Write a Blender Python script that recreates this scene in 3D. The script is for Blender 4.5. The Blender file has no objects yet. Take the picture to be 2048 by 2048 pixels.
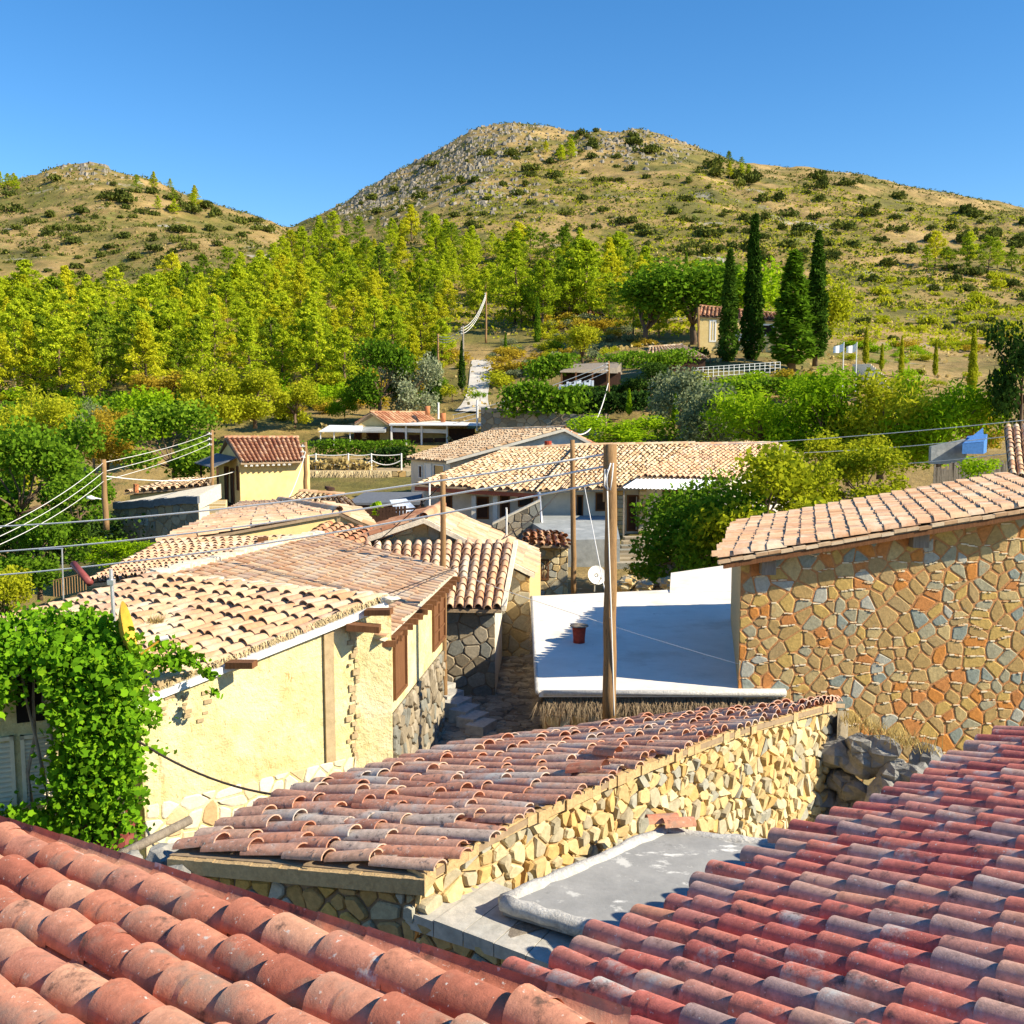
import bpy, math, random
import numpy as np
from mathutils import Vector, Matrix, noise as mnoise
V = Vector
R = math.radians
rng = np.random.default_rng(7)
random.seed(7)
S = bpy.context.scene
COL = S.collection

# ------------------------------------------------------------------ camera
F = 2050.0
PITCH = R(6)
def at(u, v, Y):
    """point of the place seen at photo pixel (u, v), Y metres in front of the eye"""
    a = (u - 1024) / F
    b = (1024 - v) / F
    d = V((a, math.cos(PITCH) + b * math.sin(PITCH), -math.sin(PITCH) + b * math.cos(PITCH)))
    return d * (Y / d.y)
def atz(u, v, z):
    d = at(u, v, 1.0)
    return d * (z / d.z)
cam = bpy.data.cameras.new('camera')
camo = bpy.data.objects.new('camera', cam)
COL.objects.link(camo)
camo.rotation_euler = (R(90) - PITCH, 0, 0)
cam.sensor_fit = 'HORIZONTAL'
cam.sensor_width = 36
cam.lens = 36 * F / 2048
cam.clip_start = 0.1
cam.clip_end = 5000
S.camera = camo

# ------------------------------------------------------------------ light
SUN_EL, SUN_AZ = 34, 20          # azimuth: degrees from +x towards the camera side
sd = V((math.cos(R(SUN_EL)) * math.cos(R(SUN_AZ)), -math.cos(R(SUN_EL)) * math.sin(R(SUN_AZ)), math.sin(R(SUN_EL))))
sl = bpy.data.lights.new('sun', 'SUN')
sl.energy = 5.0
sl.angle = R(0.5)
sl.color = (1.0, 0.88, 0.67)
so = bpy.data.objects.new('sun', sl)
COL.objects.link(so)
so.rotation_euler = sd.to_track_quat('Z', 'Y').to_euler()
w = bpy.data.worlds.new('World')
S.world = w
w.use_nodes = True
nt = w.node_tree
sky = nt.nodes.new('ShaderNodeTexSky')
sky.sky_type = 'NISHITA'
sky.sun_disc = False
sky.sun_elevation = R(SUN_EL)
sky.sun_rotation = R(90 + SUN_AZ)
sky.altitude = 600
sky.air_density = 1.0
sky.dust_density = 0.0
sky.ozone_density = 4.0
bg = nt.nodes['Background']
hs = nt.nodes.new('ShaderNodeHueSaturation')
hs.inputs['Saturation'].default_value = 1.25
nt.links.new(sky.outputs[0], hs.inputs['Color'])
nt.links.new(hs.outputs[0], bg.inputs[0])
bg.inputs[1].default_value = 0.10
S.view_settings.view_transform = 'Standard'
S.view_settings.look = 'None'
S.view_settings.exposure = 0.95
S.view_settings.gamma = 1
S.cycles.max_bounces = 6
S.cycles.diffuse_bounces = 3
S.cycles.transmission_bounces = 3
S.cycles.transparent_max_bounces = 4

# ------------------------------------------------------------------ materials
def _ramp(nt, stops, mode='LINEAR'):
    n = nt.nodes.new('ShaderNodeValToRGB')
    cr = n.color_ramp
    cr.interpolation = mode
    while len(cr.elements) < len(stops):
        cr.elements.new(0.5)
    for e, (p, c) in zip(cr.elements, stops):
        e.position = p
        e.color = (*c, 1) if len(c) == 3 else c
    return n
def _noise(nt, co, scale, detail=5, rough=0.6, stretch=None):
    n = nt.nodes.new('ShaderNodeTexNoise')
    n.inputs['Scale'].default_value = scale
    n.inputs['Detail'].default_value = detail
    n.inputs['Roughness'].default_value = rough
    if stretch:
        m = nt.nodes.new('ShaderNodeMapping')
        m.inputs['Scale'].default_value = stretch
        nt.links.new(co, m.inputs[0])
        co = m.outputs[0]
    nt.links.new(co, n.inputs['Vector'])
    return n
def _mix(nt, a, b, fac, mode='MIX'):
    m = nt.nodes.new('ShaderNodeMix')
    m.data_type = 'RGBA'
    m.blend_type = mode
    m.clamp_result = False
    for sock, val in ((6, a), (7, b)):
        if isinstance(val, tuple):
            m.inputs[sock].default_value = (*val, 1)
        else:
            nt.links.new(val, m.inputs[sock])
    if isinstance(fac, float):
        m.inputs[0].default_value = fac
    else:
        nt.links.new(fac, m.inputs[0])
    return m.outputs[2]
def mat(name, stops, scale=2.0, detail=6, rough=0.9, bump=0.3, bscale=None, attr=False, mode='LINEAR',
        vary=(0.75, 1.2), patches=(), metal=0.0, stretch=None, spec=0.25, bdist=0.02, objco=False):
    m = bpy.data.materials.new(name)
    m.use_nodes = True
    nt = m.node_tree
    bs = nt.nodes['Principled BSDF']
    bs.inputs['Roughness'].default_value = rough
    bs.inputs['Metallic'].default_value = metal
    bs.inputs['Specular IOR Level'].default_value = spec
    if objco:
        co = nt.nodes.new('ShaderNodeTexCoord').outputs['Object']
    else:
        co = nt.nodes.new('ShaderNodeNewGeometry').outputs['Position']
    if isinstance(stops, tuple):
        stops = [(0.0, stops), (1.0, stops)]
    nz = _noise(nt, co, scale, detail, 0.62, stretch)
    rp = _ramp(nt, stops, mode)
    if attr:
        a = nt.nodes.new('ShaderNodeAttribute')
        a.attribute_name = 'rnd'
        nt.links.new(a.outputs['Fac'], rp.inputs[0])
    else:
        nt.links.new(nz.outputs[0], rp.inputs[0])
    col = rp.outputs[0]
    if vary:
        v = _ramp(nt, [(0.3, (vary[0],) * 3), (0.7, (vary[1],) * 3)])
        n2 = _noise(nt, co, scale * 3.1, 8, 0.7, stretch)
        nt.links.new(n2.outputs[0], v.inputs[0])
        col = _mix(nt, col, v.outputs[0], 1.0, 'MULTIPLY')
    for p in patches:
        c, sc, lo, hi = p[:4]
        n3 = _noise(nt, co, sc, 7, 0.68, p[4] if len(p) > 4 else None)
        r3 = _ramp(nt, [(lo, (0, 0, 0)), (hi, (1, 1, 1))])
        nt.links.new(n3.outputs[0], r3.inputs[0])
        col = _mix(nt, col, c, r3.outputs[0])
    nt.links.new(col, bs.inputs['Base Color'])
    if bump:
        b = nt.nodes.new('ShaderNodeBump')
        b.inputs['Strength'].default_value = bump
        b.inputs['Distance'].default_value = bdist
        nb = _noise(nt, co, bscale or scale * 4, 9, 0.7, stretch)
        nt.links.new(nb.outputs[0], b.inputs['Height'])
        nt.links.new(b.outputs[0], bs.inputs['Normal'])
    return m
def leafmat(name, stops, trans=0.35, rough=0.6):
    m = bpy.data.materials.new(name)
    m.use_nodes = True
    nt = m.node_tree
    nt.nodes.remove(nt.nodes['Principled BSDF'])
    out = nt.nodes['Material Output']
    a = nt.nodes.new('ShaderNodeAttribute')
    a.attribute_name = 'rnd'
    oi = nt.nodes.new('ShaderNodeObjectInfo')
    mx = nt.nodes.new('ShaderNodeMix')
    mx.inputs[0].default_value = 0.45
    nt.links.new(a.outputs['Fac'], mx.inputs[2])
    nt.links.new(oi.outputs['Random'], mx.inputs[3])
    rp = _ramp(nt, stops)
    nt.links.new(mx.outputs[0], rp.inputs[0])
    d = nt.nodes.new('ShaderNodeBsdfDiffuse')
    t = nt.nodes.new('ShaderNodeBsdfTranslucent')
    nt.links.new(rp.outputs[0], d.inputs[0])
    nt.links.new(rp.outputs[0], t.inputs[0])
    ms = nt.nodes.new('ShaderNodeMixShader')
    ms.inputs[0].default_value = trans
    nt.links.new(d.outputs[0], ms.inputs[1])
    nt.links.new(t.outputs[0], ms.inputs[2])
    nt.links.new(ms.outputs[0], out.inputs[0])
    return m

# ------------------------------------------------------------------ mesh builder
class MB:
    def __init__(s):
        s.c = []
    def add(s, vs, fs, mi=0, rnd=None):
        s.c.append((vs, fs, mi, rnd))
    def poly(s, pts, mi=0, rnd=None):
        s.add([tuple(p) for p in pts], [list(range(len(pts)))], mi, rnd)
    def box(s, o, ex, ey, ez, mi=0, rnd=None):
        o, ex, ey, ez = V(o), V(ex), V(ey), V(ez)
        vs = [o, o + ex, o + ex + ey, o + ey, o + ez, o + ex + ez, o + ex + ey + ez, o + ey + ez]
        s.add([tuple(p) for p in vs], np.array([[0, 3, 2, 1], [4, 5, 6, 7], [0, 1, 5, 4], [1, 2, 6, 5], [2, 3, 7, 6], [3, 0, 4, 7]]), mi, rnd)
    def cbox(s, c, sx, sy, sz, rz=0.0, mi=0, rnd=None):
        """box standing on c"""
        ca, sa = math.cos(rz), math.sin(rz)
        ex = V((ca, sa, 0)) * sx
        ey = V((-sa, ca, 0)) * sy
        s.box(V(c) - ex / 2 - ey / 2, ex, ey, (0, 0, sz), mi, rnd)
    def tube(s, pts, rad, seg=8, mi=0, cap=True, rnd=None):
        pts = [V(p) for p in pts]
        if not hasattr(rad, '__len__'):
            rad = [rad] * len(pts)
        vs = []
        for i, p in enumerate(pts):
            t = (pts[min(i + 1, len(pts) - 1)] - pts[max(i - 1, 0)])
            t.normalize()
            a = t.cross(V((0, 0, 1)))
            if a.length < 0.05:
                a = t.cross(V((0, 1, 0)))
            a.normalize()
            b = t.cross(a)
            for k in range(seg):
                an = 2 * math.pi * k / seg
                vs.append(tuple(p + (a * math.cos(an) + b * math.sin(an)) * rad[i]))
        fs = []
        for i in range(len(pts) - 1):
            for k in range(seg):
                k2 = (k + 1) % seg
                fs.append([i * seg + k, i * seg + k2, (i + 1) * seg + k2, (i + 1) * seg + k])
        if cap:
            fs.append(list(range(seg))[::-1])
            fs.append([(len(pts) - 1) * seg + k for k in range(seg)])
        s.add(vs, fs, mi, rnd)
    def walls(s, tops, zb, mi=0, closed=True, cap=True):
        """vertical walls under a loop of top corners"""
        n = len(tops)
        tops = [V(t) for t in tops]
        for i in range(n if closed else n - 1):
            a, b = tops[i], tops[(i + 1) % n]
            s.poly([(a.x, a.y, zb), (b.x, b.y, zb), b, a], mi)
        if cap:
            s.poly(tops, mi)
    def build(s, name, mats, parent=None, smooth=False):
        Vs, lo, to, mi, rd = [], [], [], [], []
        nv = 0
        for vs, fs, m, r in s.c:
            a = np.asarray(vs, dtype=float).reshape(-1, 3)
            Vs.append(a)
            if isinstance(fs, np.ndarray):
                lo.append((fs + nv).ravel())
                to.append(np.full(len(fs), fs.shape[1]))
            else:
                lo.append(np.array([i + nv for f in fs for i in f], dtype=int))
                to.append(np.array([len(f) for f in fs], dtype=int))
            n = len(fs)
            mi.append(np.full(n, m) if np.isscalar(m) else np.asarray(m))
            if r is None:
                rd.append(rng.random(n))
            else:
                rd.append(np.full(n, r) if np.isscalar(r) else np.asarray(r))
            nv += len(a)
        Va = np.concatenate(Vs)
        lo = np.concatenate(lo).astype(np.int32)
        to = np.concatenate(to).astype(np.int32)
        me = bpy.data.meshes.new(name)
        me.vertices.add(len(Va))
        me.vertices.foreach_set('co', Va.ravel())
        me.loops.add(len(lo))
        me.loops.foreach_set('vertex_index', lo)
        me.polygons.add(len(to))
        st = np.zeros(len(to), dtype=np.int32)
        st[1:] = np.cumsum(to)[:-1]
        me.polygons.foreach_set('loop_start', st)
        me.polygons.foreach_set('loop_total', to)
        me.polygons.foreach_set('material_index', np.concatenate(mi).astype(np.int32))
        me.polygons.foreach_set('use_smooth', np.full(len(to), bool(smooth)))
        at_ = me.attributes.new('rnd', 'FLOAT', 'FACE')
        at_.data.foreach_set('value', np.concatenate(rd).astype(np.float32))
        me.update(calc_edges=True)
        for m in (mats if isinstance(mats, (list, tuple)) else [mats]):
            me.materials.append(m)
        o = bpy.data.objects.new(name, me)
        COL.objects.link(o)
        if parent is not None:
            o.parent = parent
            if parent.type == 'EMPTY':
                o.matrix_parent_inverse = Matrix.Translation(-parent.location)
        return o

def thing(name, label, cat, loc=(0, 0, 0), group=None):
    o = bpy.data.objects.new(name, None)
    COL.objects.link(o)
    o.location = loc
    o.empty_display_size = 0.2
    o['label'] = label
    o['category'] = cat
    if group:
        o['group'] = group
    return o
def solo(o, label, cat, group=None):
    o['label'] = label
    o['category'] = cat
    if group:
        o['group'] = group
    return o
def struct(o, kind='structure', label=None):
    o['kind'] = kind
    if label:
        o['label'] = label
    return o

# ------------------------------------------------------------------ roof tiles
def pl(pts):
    """polyline with even parameter per arc length"""
    pts = [V(p) for p in pts]
    d = [0.0]
    for a, b in zip(pts, pts[1:]):
        d.append(d[-1] + (b - a).length)
    L = d[-1]
    def f(t):
        x = t * L
        for i in range(len(pts) - 1):
            if x <= d[i + 1] or i == len(pts) - 2:
                k = (x - d[i]) / max(1e-6, d[i + 1] - d[i])
                return pts[i].lerp(pts[i + 1], k)
    f.L = L
    return f
def tiles(mb, U, L, w, tl, seg=8, jit=1.0, thick=0.014, clip=None, chan=True, first_chan=False, mi=0, deck=1, curve=None, hh=1.0, sag=0.0, stag=0.0):
    """half-round cover tiles over channels: rows run from U(t) (high) down to L(t) (low)"""
    U = U if callable(U) else pl(U)
    L = L if callable(L) else pl(L)
    nr = max(2, round((U.L + L.L) / 2 / w))
    ln = (U(0.5) - L(0.5)).length
    nt_ = max(2, round(ln / tl))
    ang = np.linspace(0, math.pi, seg + 1)
    ca, sa = np.cos(ang), np.sin(ang)
    for i in range(nr):
        t = (i + 0.5) / nr
        up, lo = U(t), L(t)
        e = 0.5 / nr
        acU = U(min(1, t + e)) - U(max(0, t - e))
        acL = L(min(1, t + e)) - L(max(0, t - e))
        dn = (lo - up)
        nrm = acU.cross(dn) if acU.length > acL.length else acL.cross(dn)
        nrm.normalize()
        flip = nrm.z > 0
        if nrm.z < 0:
            nrm = -nrm
        dnn = dn.normalized()
        sj = random.uniform(-1, 1) * stag
        npN = np.array(nrm)
        for j in range(nt_):
            sA, sB = (j - 0.16 + sj) / nt_, (j + 1 + sj + random.uniform(-0.05, 0.05) * jit) / nt_
            if j == 0:
                sA = 0.0
            if j == nt_ - 1:
                sB = 1.0 + random.uniform(-0.01, 0.03) * jit
            A = up + dn * sA
            B = up + dn * sB
            if clip and not clip((A + B) / 2):
                continue
            wA = acU.lerp(acL, min(1, max(0, sA)))
            wB = acU.lerp(acL, min(1, max(0, sB)))
            ww = wB.length
            rA, rB = wA.length * 0.5 * 0.70, ww * 0.5 * 0.86
            lf = 0.02 * jit * random.uniform(-0.3, 1)
            sg = -sag * math.sin(math.pi * (sA + sB) / 2)
            off = np.array(wB.normalized()) * random.uniform(-0.03, 0.03) * jit * ww / 0.24
            xA, xB = np.array(wA.normalized()), np.array(wB.normalized())
            pA = np.array(A) + npN * (rA * 0.05 + sg)
            pB = np.array(B) + npN * (0.018 + lf + sg) + off
            rv = random.random()
            k = seg + 1
            oA = pA + rA * (ca[:, None] * xA + hh * sa[:, None] * npN)
            oB = pB + rB * (ca[:, None] * xB + hh * sa[:, None] * npN)
            if thick:
                iB = pB + (rB - thick) * (ca[:, None] * xB + hh * sa[:, None] * npN)
                iC = iB - np.array(dnn) * min(0.12, tl * 0.4)
                vs = np.concatenate([oA, oB, oB, iB, iB, iC])
                nb = 3
            else:
                vs = np.concatenate([oA, oB])
                nb = 1
            a = np.arange(seg)
            fs = np.concatenate([np.stack([a + 2 * q * k, a + 1 + 2 * q * k, a + 1 + (2 * q + 1) * k, a + (2 * q + 1) * k], 1) for q in range(nb)])
            mb.add(vs, fs[:, ::-1].copy() if flip else fs, mi, rv)
    # channels
    if chan:
        for i in range(0 if first_chan else 1, nr + 1 if first_chan else nr):
            t = i / nr
            up, lo = U(t), L(t)
            e = 0.5 / nr
            acU = U(min(1, t + e)) - U(max(0, t - e))
            acL = L(min(1, t + e)) - L(max(0, t - e))
            if i in (0, nr):
                acU, acL = acU * 2, acL * 2
            dn = lo - up
            nrm = acU.cross(dn)
            if nrm.length < 1e-6:
                nrm = acL.cross(dn)
            nrm.normalize()
            if nrm.z < 0:
                nrm = -nrm
            npN = np.array(nrm)
            for j in range(nt_):
                sA, sB = (j - 0.1) / nt_, (j + 1) / nt_
                A, B = up + dn * sA, up + dn * sB
                if clip and not clip((A + B) / 2):
                    continue
                rA, rB = acU.lerp(acL, max(0, sA)).length * 0.42, acU.lerp(acL, sB).length * 0.36
                sg = -sag * math.sin(math.pi * (sA + sB) / 2)
                xA = np.array(acU.normalized() if acU.length > 1e-6 else acL.normalized())
                top = 0.055
                oA = np.array(A) + npN * (top - 0.005 + sg) + rA * (ca[:, None] * xA - 0.7 * sa[:, None] * npN)
                oB = np.array(B) + npN * (top + 0.010 + sg) + rB * (ca[:, None] * xA - 0.7 * sa[:, None] * npN)
                k = seg + 1
                a = np.arange(seg)
                mb.add(np.concatenate([oA, oB]), np.stack([a, a + 1, a + 1 + k, a + k], 1), mi, random.random())
    if deck is not None and clip:
        n = 16
        for i in range(n):
            for j in range(n):
                q = []
                for t, s_ in ((i, j), (i + 1, j), (i + 1, j + 1), (i, j + 1)):
                    q.append(U(t / n).lerp(L(t / n), s_ / n) + V((0, 0, -.05)))
                if clip((q[0] + q[2]) / 2):
                    mb.poly(q, deck)
    if deck is not None and not clip:
        n = 6
        for i in range(n):
            t0, t1 = i / n, (i + 1) / n
            for z0, fl in ((-0.03, False), (-0.10, True)):
                pts = [U(t0), U(t1), L(t1), L(t0)]
                if clip and not all(clip(p) for p in pts):
                    continue
                pts = [p + V((0, 0, z0 - sag * 0.6)) for p in pts]
                mb.poly(pts, deck)
            for a, b in ((U(t0), U(t1)), (L(t0), L(t1))):
                if clip and not (clip(a) and clip(b)):
                    continue
                mb.poly([a + V((0, 0, -0.03)), b + V((0, 0, -0.03)), b + V((0, 0, -0.10)), a + V((0, 0, -0.10))], deck)
        for t in (0, 1):
            a, b = U(t), L(t)
            if clip and not (clip(a) and clip(b)):
                continue
            mb.poly([a + V((0, 0, -0.03)), b + V((0, 0, -0.03)), b + V((0, 0, -0.10)), a + V((0, 0, -0.10))], deck)
def ridge(mb, A, B, r=0.12, tl=0.35, seg=8, mi=0, lift=0.03):
    A, B = V(A), V(B)
    n = max(1, round((B - A).length / tl))
    d = (B - A) / n
    x = d.cross(V((0, 0, 1))).normalized()
    up = x.cross(d).normalized()
    ang = np.linspace(-0.15, math.pi + 0.15, seg + 1)
    for i in range(n):
        a, b = A + d * (i - 0.15), A + d * (i + 1)
        vs = []
        for p, rr in ((a, r * 0.85), (b, r)):
            p = p + up * (lift + random.uniform(0, 0.015))
            for t in ang:
                vs.append(tuple(p + x * rr * math.cos(t) + up * rr * math.sin(t)))
        k = seg + 1
        q = np.arange(seg)
        mb.add(vs, np.stack([q, q + 1, q + 1 + k, q + k], 1), mi, random.random())

# ------------------------------------------------------------------ rubble stone walls
def _clip(poly, nx, ny, c):
    out = []
    n = len(poly)
    for i in range(n):
        p, q = poly[i], poly[(i + 1) % n]
        dp, dq = nx * p[0] + ny * p[1] - c, nx * q[0] + ny * q[1] - c
        if dp <= 0:
            out.append(p)
        if (dp < 0 < dq) or (dq < 0 < dp):
            k = dp / (dp - dq)
            out.append((p[0] + (q[0] - p[0]) * k, p[1] + (q[1] - p[1]) * k))
    return out
def stones(mb, A, B, zb, zA, zB, cw=0.34, ch=0.26, gap=0.018, depth=0.045, mid=None, mi=1, mm=0, drop=0.12,
           gallets=0, gmi=2, face=None, zlo=None, back=True, rough=1.0):
    """rubble masonry on the vertical face A-B, seen from the side of 'face' (default: the camera)"""
    A, B = V((A[0], A[1], 0)), V((B[0], B[1], 0))
    L = (B - A).length
    ux = (B - A) / L
    n = V((ux.y, -ux.x, 0))
    if n.dot((V(face) if face else V((0, 0, 0))) - A) < 0:
        n = -n
    def P(a, b, d=0.0):
        return tuple(A + ux * a + V((0, 0, b)) + n * d)
    z0 = zlo if zlo is not None else zb
    region = [(0, z0), (L, z0), (L, zB)] + ([(mid[0] * L, mid[1])] if mid else []) + [(0, zA)]
    if back:
        rb = [(0, zb), (L, zb), (L, zB)] + ([(mid[0] * L, mid[1])] if mid else []) + [(0, zA)]
        mb.poly([P(a, b) for a, b in rb], mm)
    zt = max(zA, zB, mid[1] if mid else -99)
    nx, ny = max(2, round(L / cw)), max(2, round((zt - z0) / ch))
    cw, ch = L / nx, (zt - z0) / ny
    sites = {}
    for i in range(-2, nx + 2):
        for j in range(-2, ny + 2):
            if random.random() < drop:
                continue
            sites[(i, j)] = (i * cw + cw * (0.5 + random.uniform(-0.36, 0.36) + (0.25 if j % 2 else -0.25)), z0 + ch * (j + 0.5 + random.uniform(-0.3, 0.3)))
    for (i, j), s in sites.items():
        if not (-1 <= i <= nx and -1 <= j <= ny):
            continue
        poly = list(region)
        for di in range(-3, 4):
            for dj in range(-3, 4):
                o = sites.get((i + di, j + dj))
                if o is None or o is s:
                    continue
                dx, dy = o[0] - s[0], o[1] - s[1]
                l = math.hypot(dx, dy)
                g = gap * random.uniform(0.4, 1.5)
                poly = _clip(poly, dx / l, dy / l, (dx * (s[0] + o[0]) + dy * (s[1] + o[1])) / 2 / l - g)
                if len(poly) < 3:
                    break
            if len(poly) < 3:
                break
        if len(poly) < 3:
            continue
        cx = sum(p[0] for p in poly) / len(poly)
        cy = sum(p[1] for p in poly) / len(poly)
        ar = abs(sum(poly[k][0] * poly[(k + 1) % len(poly)][1] - poly[(k + 1) % len(poly)][0] * poly[k][1] for k in range(len(poly)))) / 2
        if ar < cw * ch * 0.08:
            continue
        # cut corners
        q = []
        m = len(poly)
        for k in range(m):
            a, b = poly[k], poly[(k + 1) % m]
            c1, c2 = random.uniform(0.06, 0.2), random.uniform(0.8, 0.94)
            q.append((a[0] + (b[0] - a[0]) * c1, a[1] + (b[1] - a[1]) * c1))
            q.append((a[0] + (b[0] - a[0]) * c2, a[1] + (b[1] - a[1]) * c2))
        dd = depth * random.uniform(0.45, 1.3)
        tx, ty = random.uniform(-0.12, 0.12) * rough, random.uniform(-0.16, 0.16) * rough
        ins = min(0.02, math.sqrt(ar) * 0.12)
        rim, top = [], []
        for a, b in q:
            l = math.hypot(a - cx, b - cy) or 1
            k = max(0.3, (l - ins) / l)
            ia, ib = cx + (a - cx) * k, cy + (b - cy) * k
            rim.append(P(a, b, dd * 0.45))
            top.append(P(ia, ib, max(0.01, dd + (ia - cx) * tx + (ib - cy) * ty)))
        base = [P(a, b, -0.01) for a, b in q]
        m = len(q)
        fs = [[k, (k + 1) % m, m + (k + 1) % m, m + k] for k in range(m)]
        fs += [[m + k, m + (k + 1) % m, 2 * m + (k + 1) % m, 2 * m + k] for k in range(m)]
        fs.append([2 * m + k for k in range(m)])
        mb.add(base + rim + top, fs, mi, random.random())
        if gallets:
            for k in range(len(poly)):
                a, b = poly[k], poly[(k + 1) % len(poly)]
                if abs(b[1] - a[1]) < 0.45 * abs(b[0] - a[0]) and (a[1] + b[1]) / 2 < cy:
                    ll = abs(b[0] - a[0])
                    for _ in range(int(gallets * ll / cw + random.random())):
                        t = random.uniform(0.1, 0.9)
                        x, y = a[0] + (b[0] - a[0]) * t, a[1] + (b[1] - a[1]) * t - gap
                        wd, hg = random.uniform(0.035, 0.12), random.uniform(0.012, 0.026)
                        if 0.05 < x - wd / 2 and x + wd / 2 < L - 0.05:
                            p0 = V(P(x - wd / 2, y - hg / 2, 0.0))
                            mb.box(p0, ux * wd + V((0, 0, random.uniform(-0.006, 0.006))), n * random.uniform(0.016, 0.030), (0, 0, hg), gmi, random.random())

# ------------------------------------------------------------------ small helpers on vertical walls
class Wall:
    def __init__(s, A, B):
        s.A = V((A[0], A[1], 0))
        s.B = V((B[0], B[1], 0))
        s.ux = (s.B - s.A).normalized()
        s.n = V((s.ux.y, -s.ux.x, 0))
        if s.n.dot(-s.A) < 0:
            s.n = -s.n
    def hit(s, u, v):
        d = at(u, v, 1.0)
        k = s.A.dot(s.n) / d.dot(s.n)
        p = d * k
        return (p - s.A).dot(s.ux), p.z
    def p(s, a, b, d=0.0):
        return s.A + s.ux * a + V((0, 0, b)) + s.n * d
    def px(s, u0, v0, u1, v1):
        a0, b1 = s.hit(u0, (v0 + v0) / 2)
        a1, b0 = s.hit(u1, v1)
        return min(a0, a1), max(a0, a1), min(b0, b1), max(b0, b1)
    def slab(s, mb, a0, a1, b0, b1, d0, d1, mi=0, rnd=None):
        mb.box(s.p(a0, b0, d0), s.ux * (a1 - a0), s.n * (d1 - d0), (0, 0, b1 - b0), mi, rnd)
def opening(wall, parent, rect, name='window', frame_m=None, pane_m=None, fw=0.06, bars=(0, 0), shutters=None, proud=0.05, pane='pane'):
    a0, a1, b0, b1 = rect
    mb = MB()
    for r in ((a0, a1, b1 - fw, b1), (a0, a1, b0, b0 + fw), (a0, a0 + fw, b0 + fw, b1 - fw), (a1 - fw, a1, b0 + fw, b1 - fw)):
        wall.slab(mb, *r, -0.05, proud)
    for k in range(bars[0]):
        x = a0 + (a1 - a0) * (k + 1) / (bars[0] + 1)
        wall.slab(mb, x - fw * 0.25, x + fw * 0.25, b0 + fw, b1 - fw, 0.005, proud * 0.8)
    for k in range(bars[1]):
        y = b0 + (b1 - b0) * (k + 1) / (bars[1] + 1)
        wall.slab(mb, a0 + fw, a1 - fw, y - fw * 0.25, y + fw * 0.25, 0.004, proud * 0.75)
    o = mb.build(name, frame_m, parent)
    pb = MB()
    wall.slab(pb, a0 + fw * 0.9, a1 - fw * 0.9, b0 + fw * 0.9, b1 - fw * 0.9, -0.04, 0.012)
    pb.build(pane, pane_m, o)
    return o
def cable(A, B, sag, r, m, label, group=None, n=18, name='cable'):
    A, B = V(A), V(B)
    pts = []
    for i in range(n + 1):
        t = i / n
        p = A.lerp(B, t)
        p.z -= 4 * sag * t * (1 - t)
        pts.append(p)
    mb = MB()
    mb.tube(pts, r, 5)
    return solo(mb.build(name, m, None, True), label, 'cable', group)
# ------------------------------------------------------------------ materials of this place
TERR = [(0.0, (.42, .14, .085)), (.25, (.55, .21, .125)), (.5, (.62, .27, .165)), (.75, (.52, .22, .145)), (1, (.66, .34, .21))]
m_tile_sun = mat('terracotta tile', TERR, 5, attr=True, vary=(.68, 1.2), bump=.5, bscale=60, bdist=.006,
                 patches=[((.34, .22, .16), 3.2, .52, .66), ((.66, .60, .52), 30, .63, .67), ((.15, .085, .06), 8, .58, .70), ((.58, .54, .47), 4.5, .64, .70)])
m_tile_red = mat('red tile with lichen', [(0, (.40, .11, .09)), (.2, (.58, .17, .13)), (.45, (.62, .21, .145)), (.6, (.52, .20, .16)), (.78, (.56, .32, .24)), (.9, (.38, .26, .24)), (1, (.66, .28, .16))],
                 6, attr=True, vary=(.68, 1.25), bump=.5, bscale=70, bdist=.006,
                 patches=[((.50, .48, .45), 2.3, .56, .70), ((.14, .085, .08), 7, .57, .68), ((.62, .60, .55), 34, .63, .68)])
m_tile_mid = mat('weathered tile', [(0, (.42, .19, .13)), (.25, (.60, .28, .18)), (.5, (.54, .29, .205)), (.75, (.64, .38, .26)), (1, (.52, .42, .35))],
                 5, attr=True, vary=(.62, 1.2), bump=.6, bscale=50, bdist=.008,
                 patches=[((.46, .44, .41), 1.6, .52, .68), ((.15, .12, .11), 16, .56, .66), ((.60, .57, .50), 30, .60, .67)])
CREAM = [(0, (.48, .26, .14)), (.2, (.58, .36, .21)), (.5, (.64, .44, .27)), (.8, (.56, .33, .20)), (.93, (.42, .27, .19)), (1, (.66, .50, .35))]
m_tile_cream = mat('pale sun bleached tile', CREAM, 5, attr=True, vary=(.8, 1.15), bump=.4, bscale=40, bdist=.008,
                   patches=[((.30, .20, .13), 5, .64, .78), ((.66, .56, .42), 1.2, .5, .7)])
m_tile_tan = mat('tan far tile', [(0, (.46, .28, .15)), (.5, (.62, .44, .27)), (1, (.68, .54, .37))], 3, attr=True, vary=(.75, 1.15), bump=0)
m_tile_brown = mat('brown red far tile', [(0, (.32, .13, .07)), (.5, (.45, .22, .12)), (1, (.55, .33, .20))], 3, attr=True, vary=(.75, 1.15), bump=0)
m_deck = mat('roof mortar', (.30, .22, .14), 3, bump=.5)
m_mortar_pale = mat('lime mortar', [(0, (.62, .54, .40)), (1, (.78, .70, .55))], 3, bump=.6)
m_mortar = mat('earth mortar', [(0, (.40, .18, .07)), (1, (.58, .29, .12))], 6, bump=.8, bscale=30)
m_mortar2 = mat('pale earth mortar', [(0, (.42, .28, .13)), (1, (.62, .45, .24))], 6, bump=.8, bscale=30)
m_mortar3 = mat('dark earth mortar', [(0, (.20, .15, .10)), (1, (.32, .24, .16))], 6, bump=.8, bscale=30)
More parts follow.
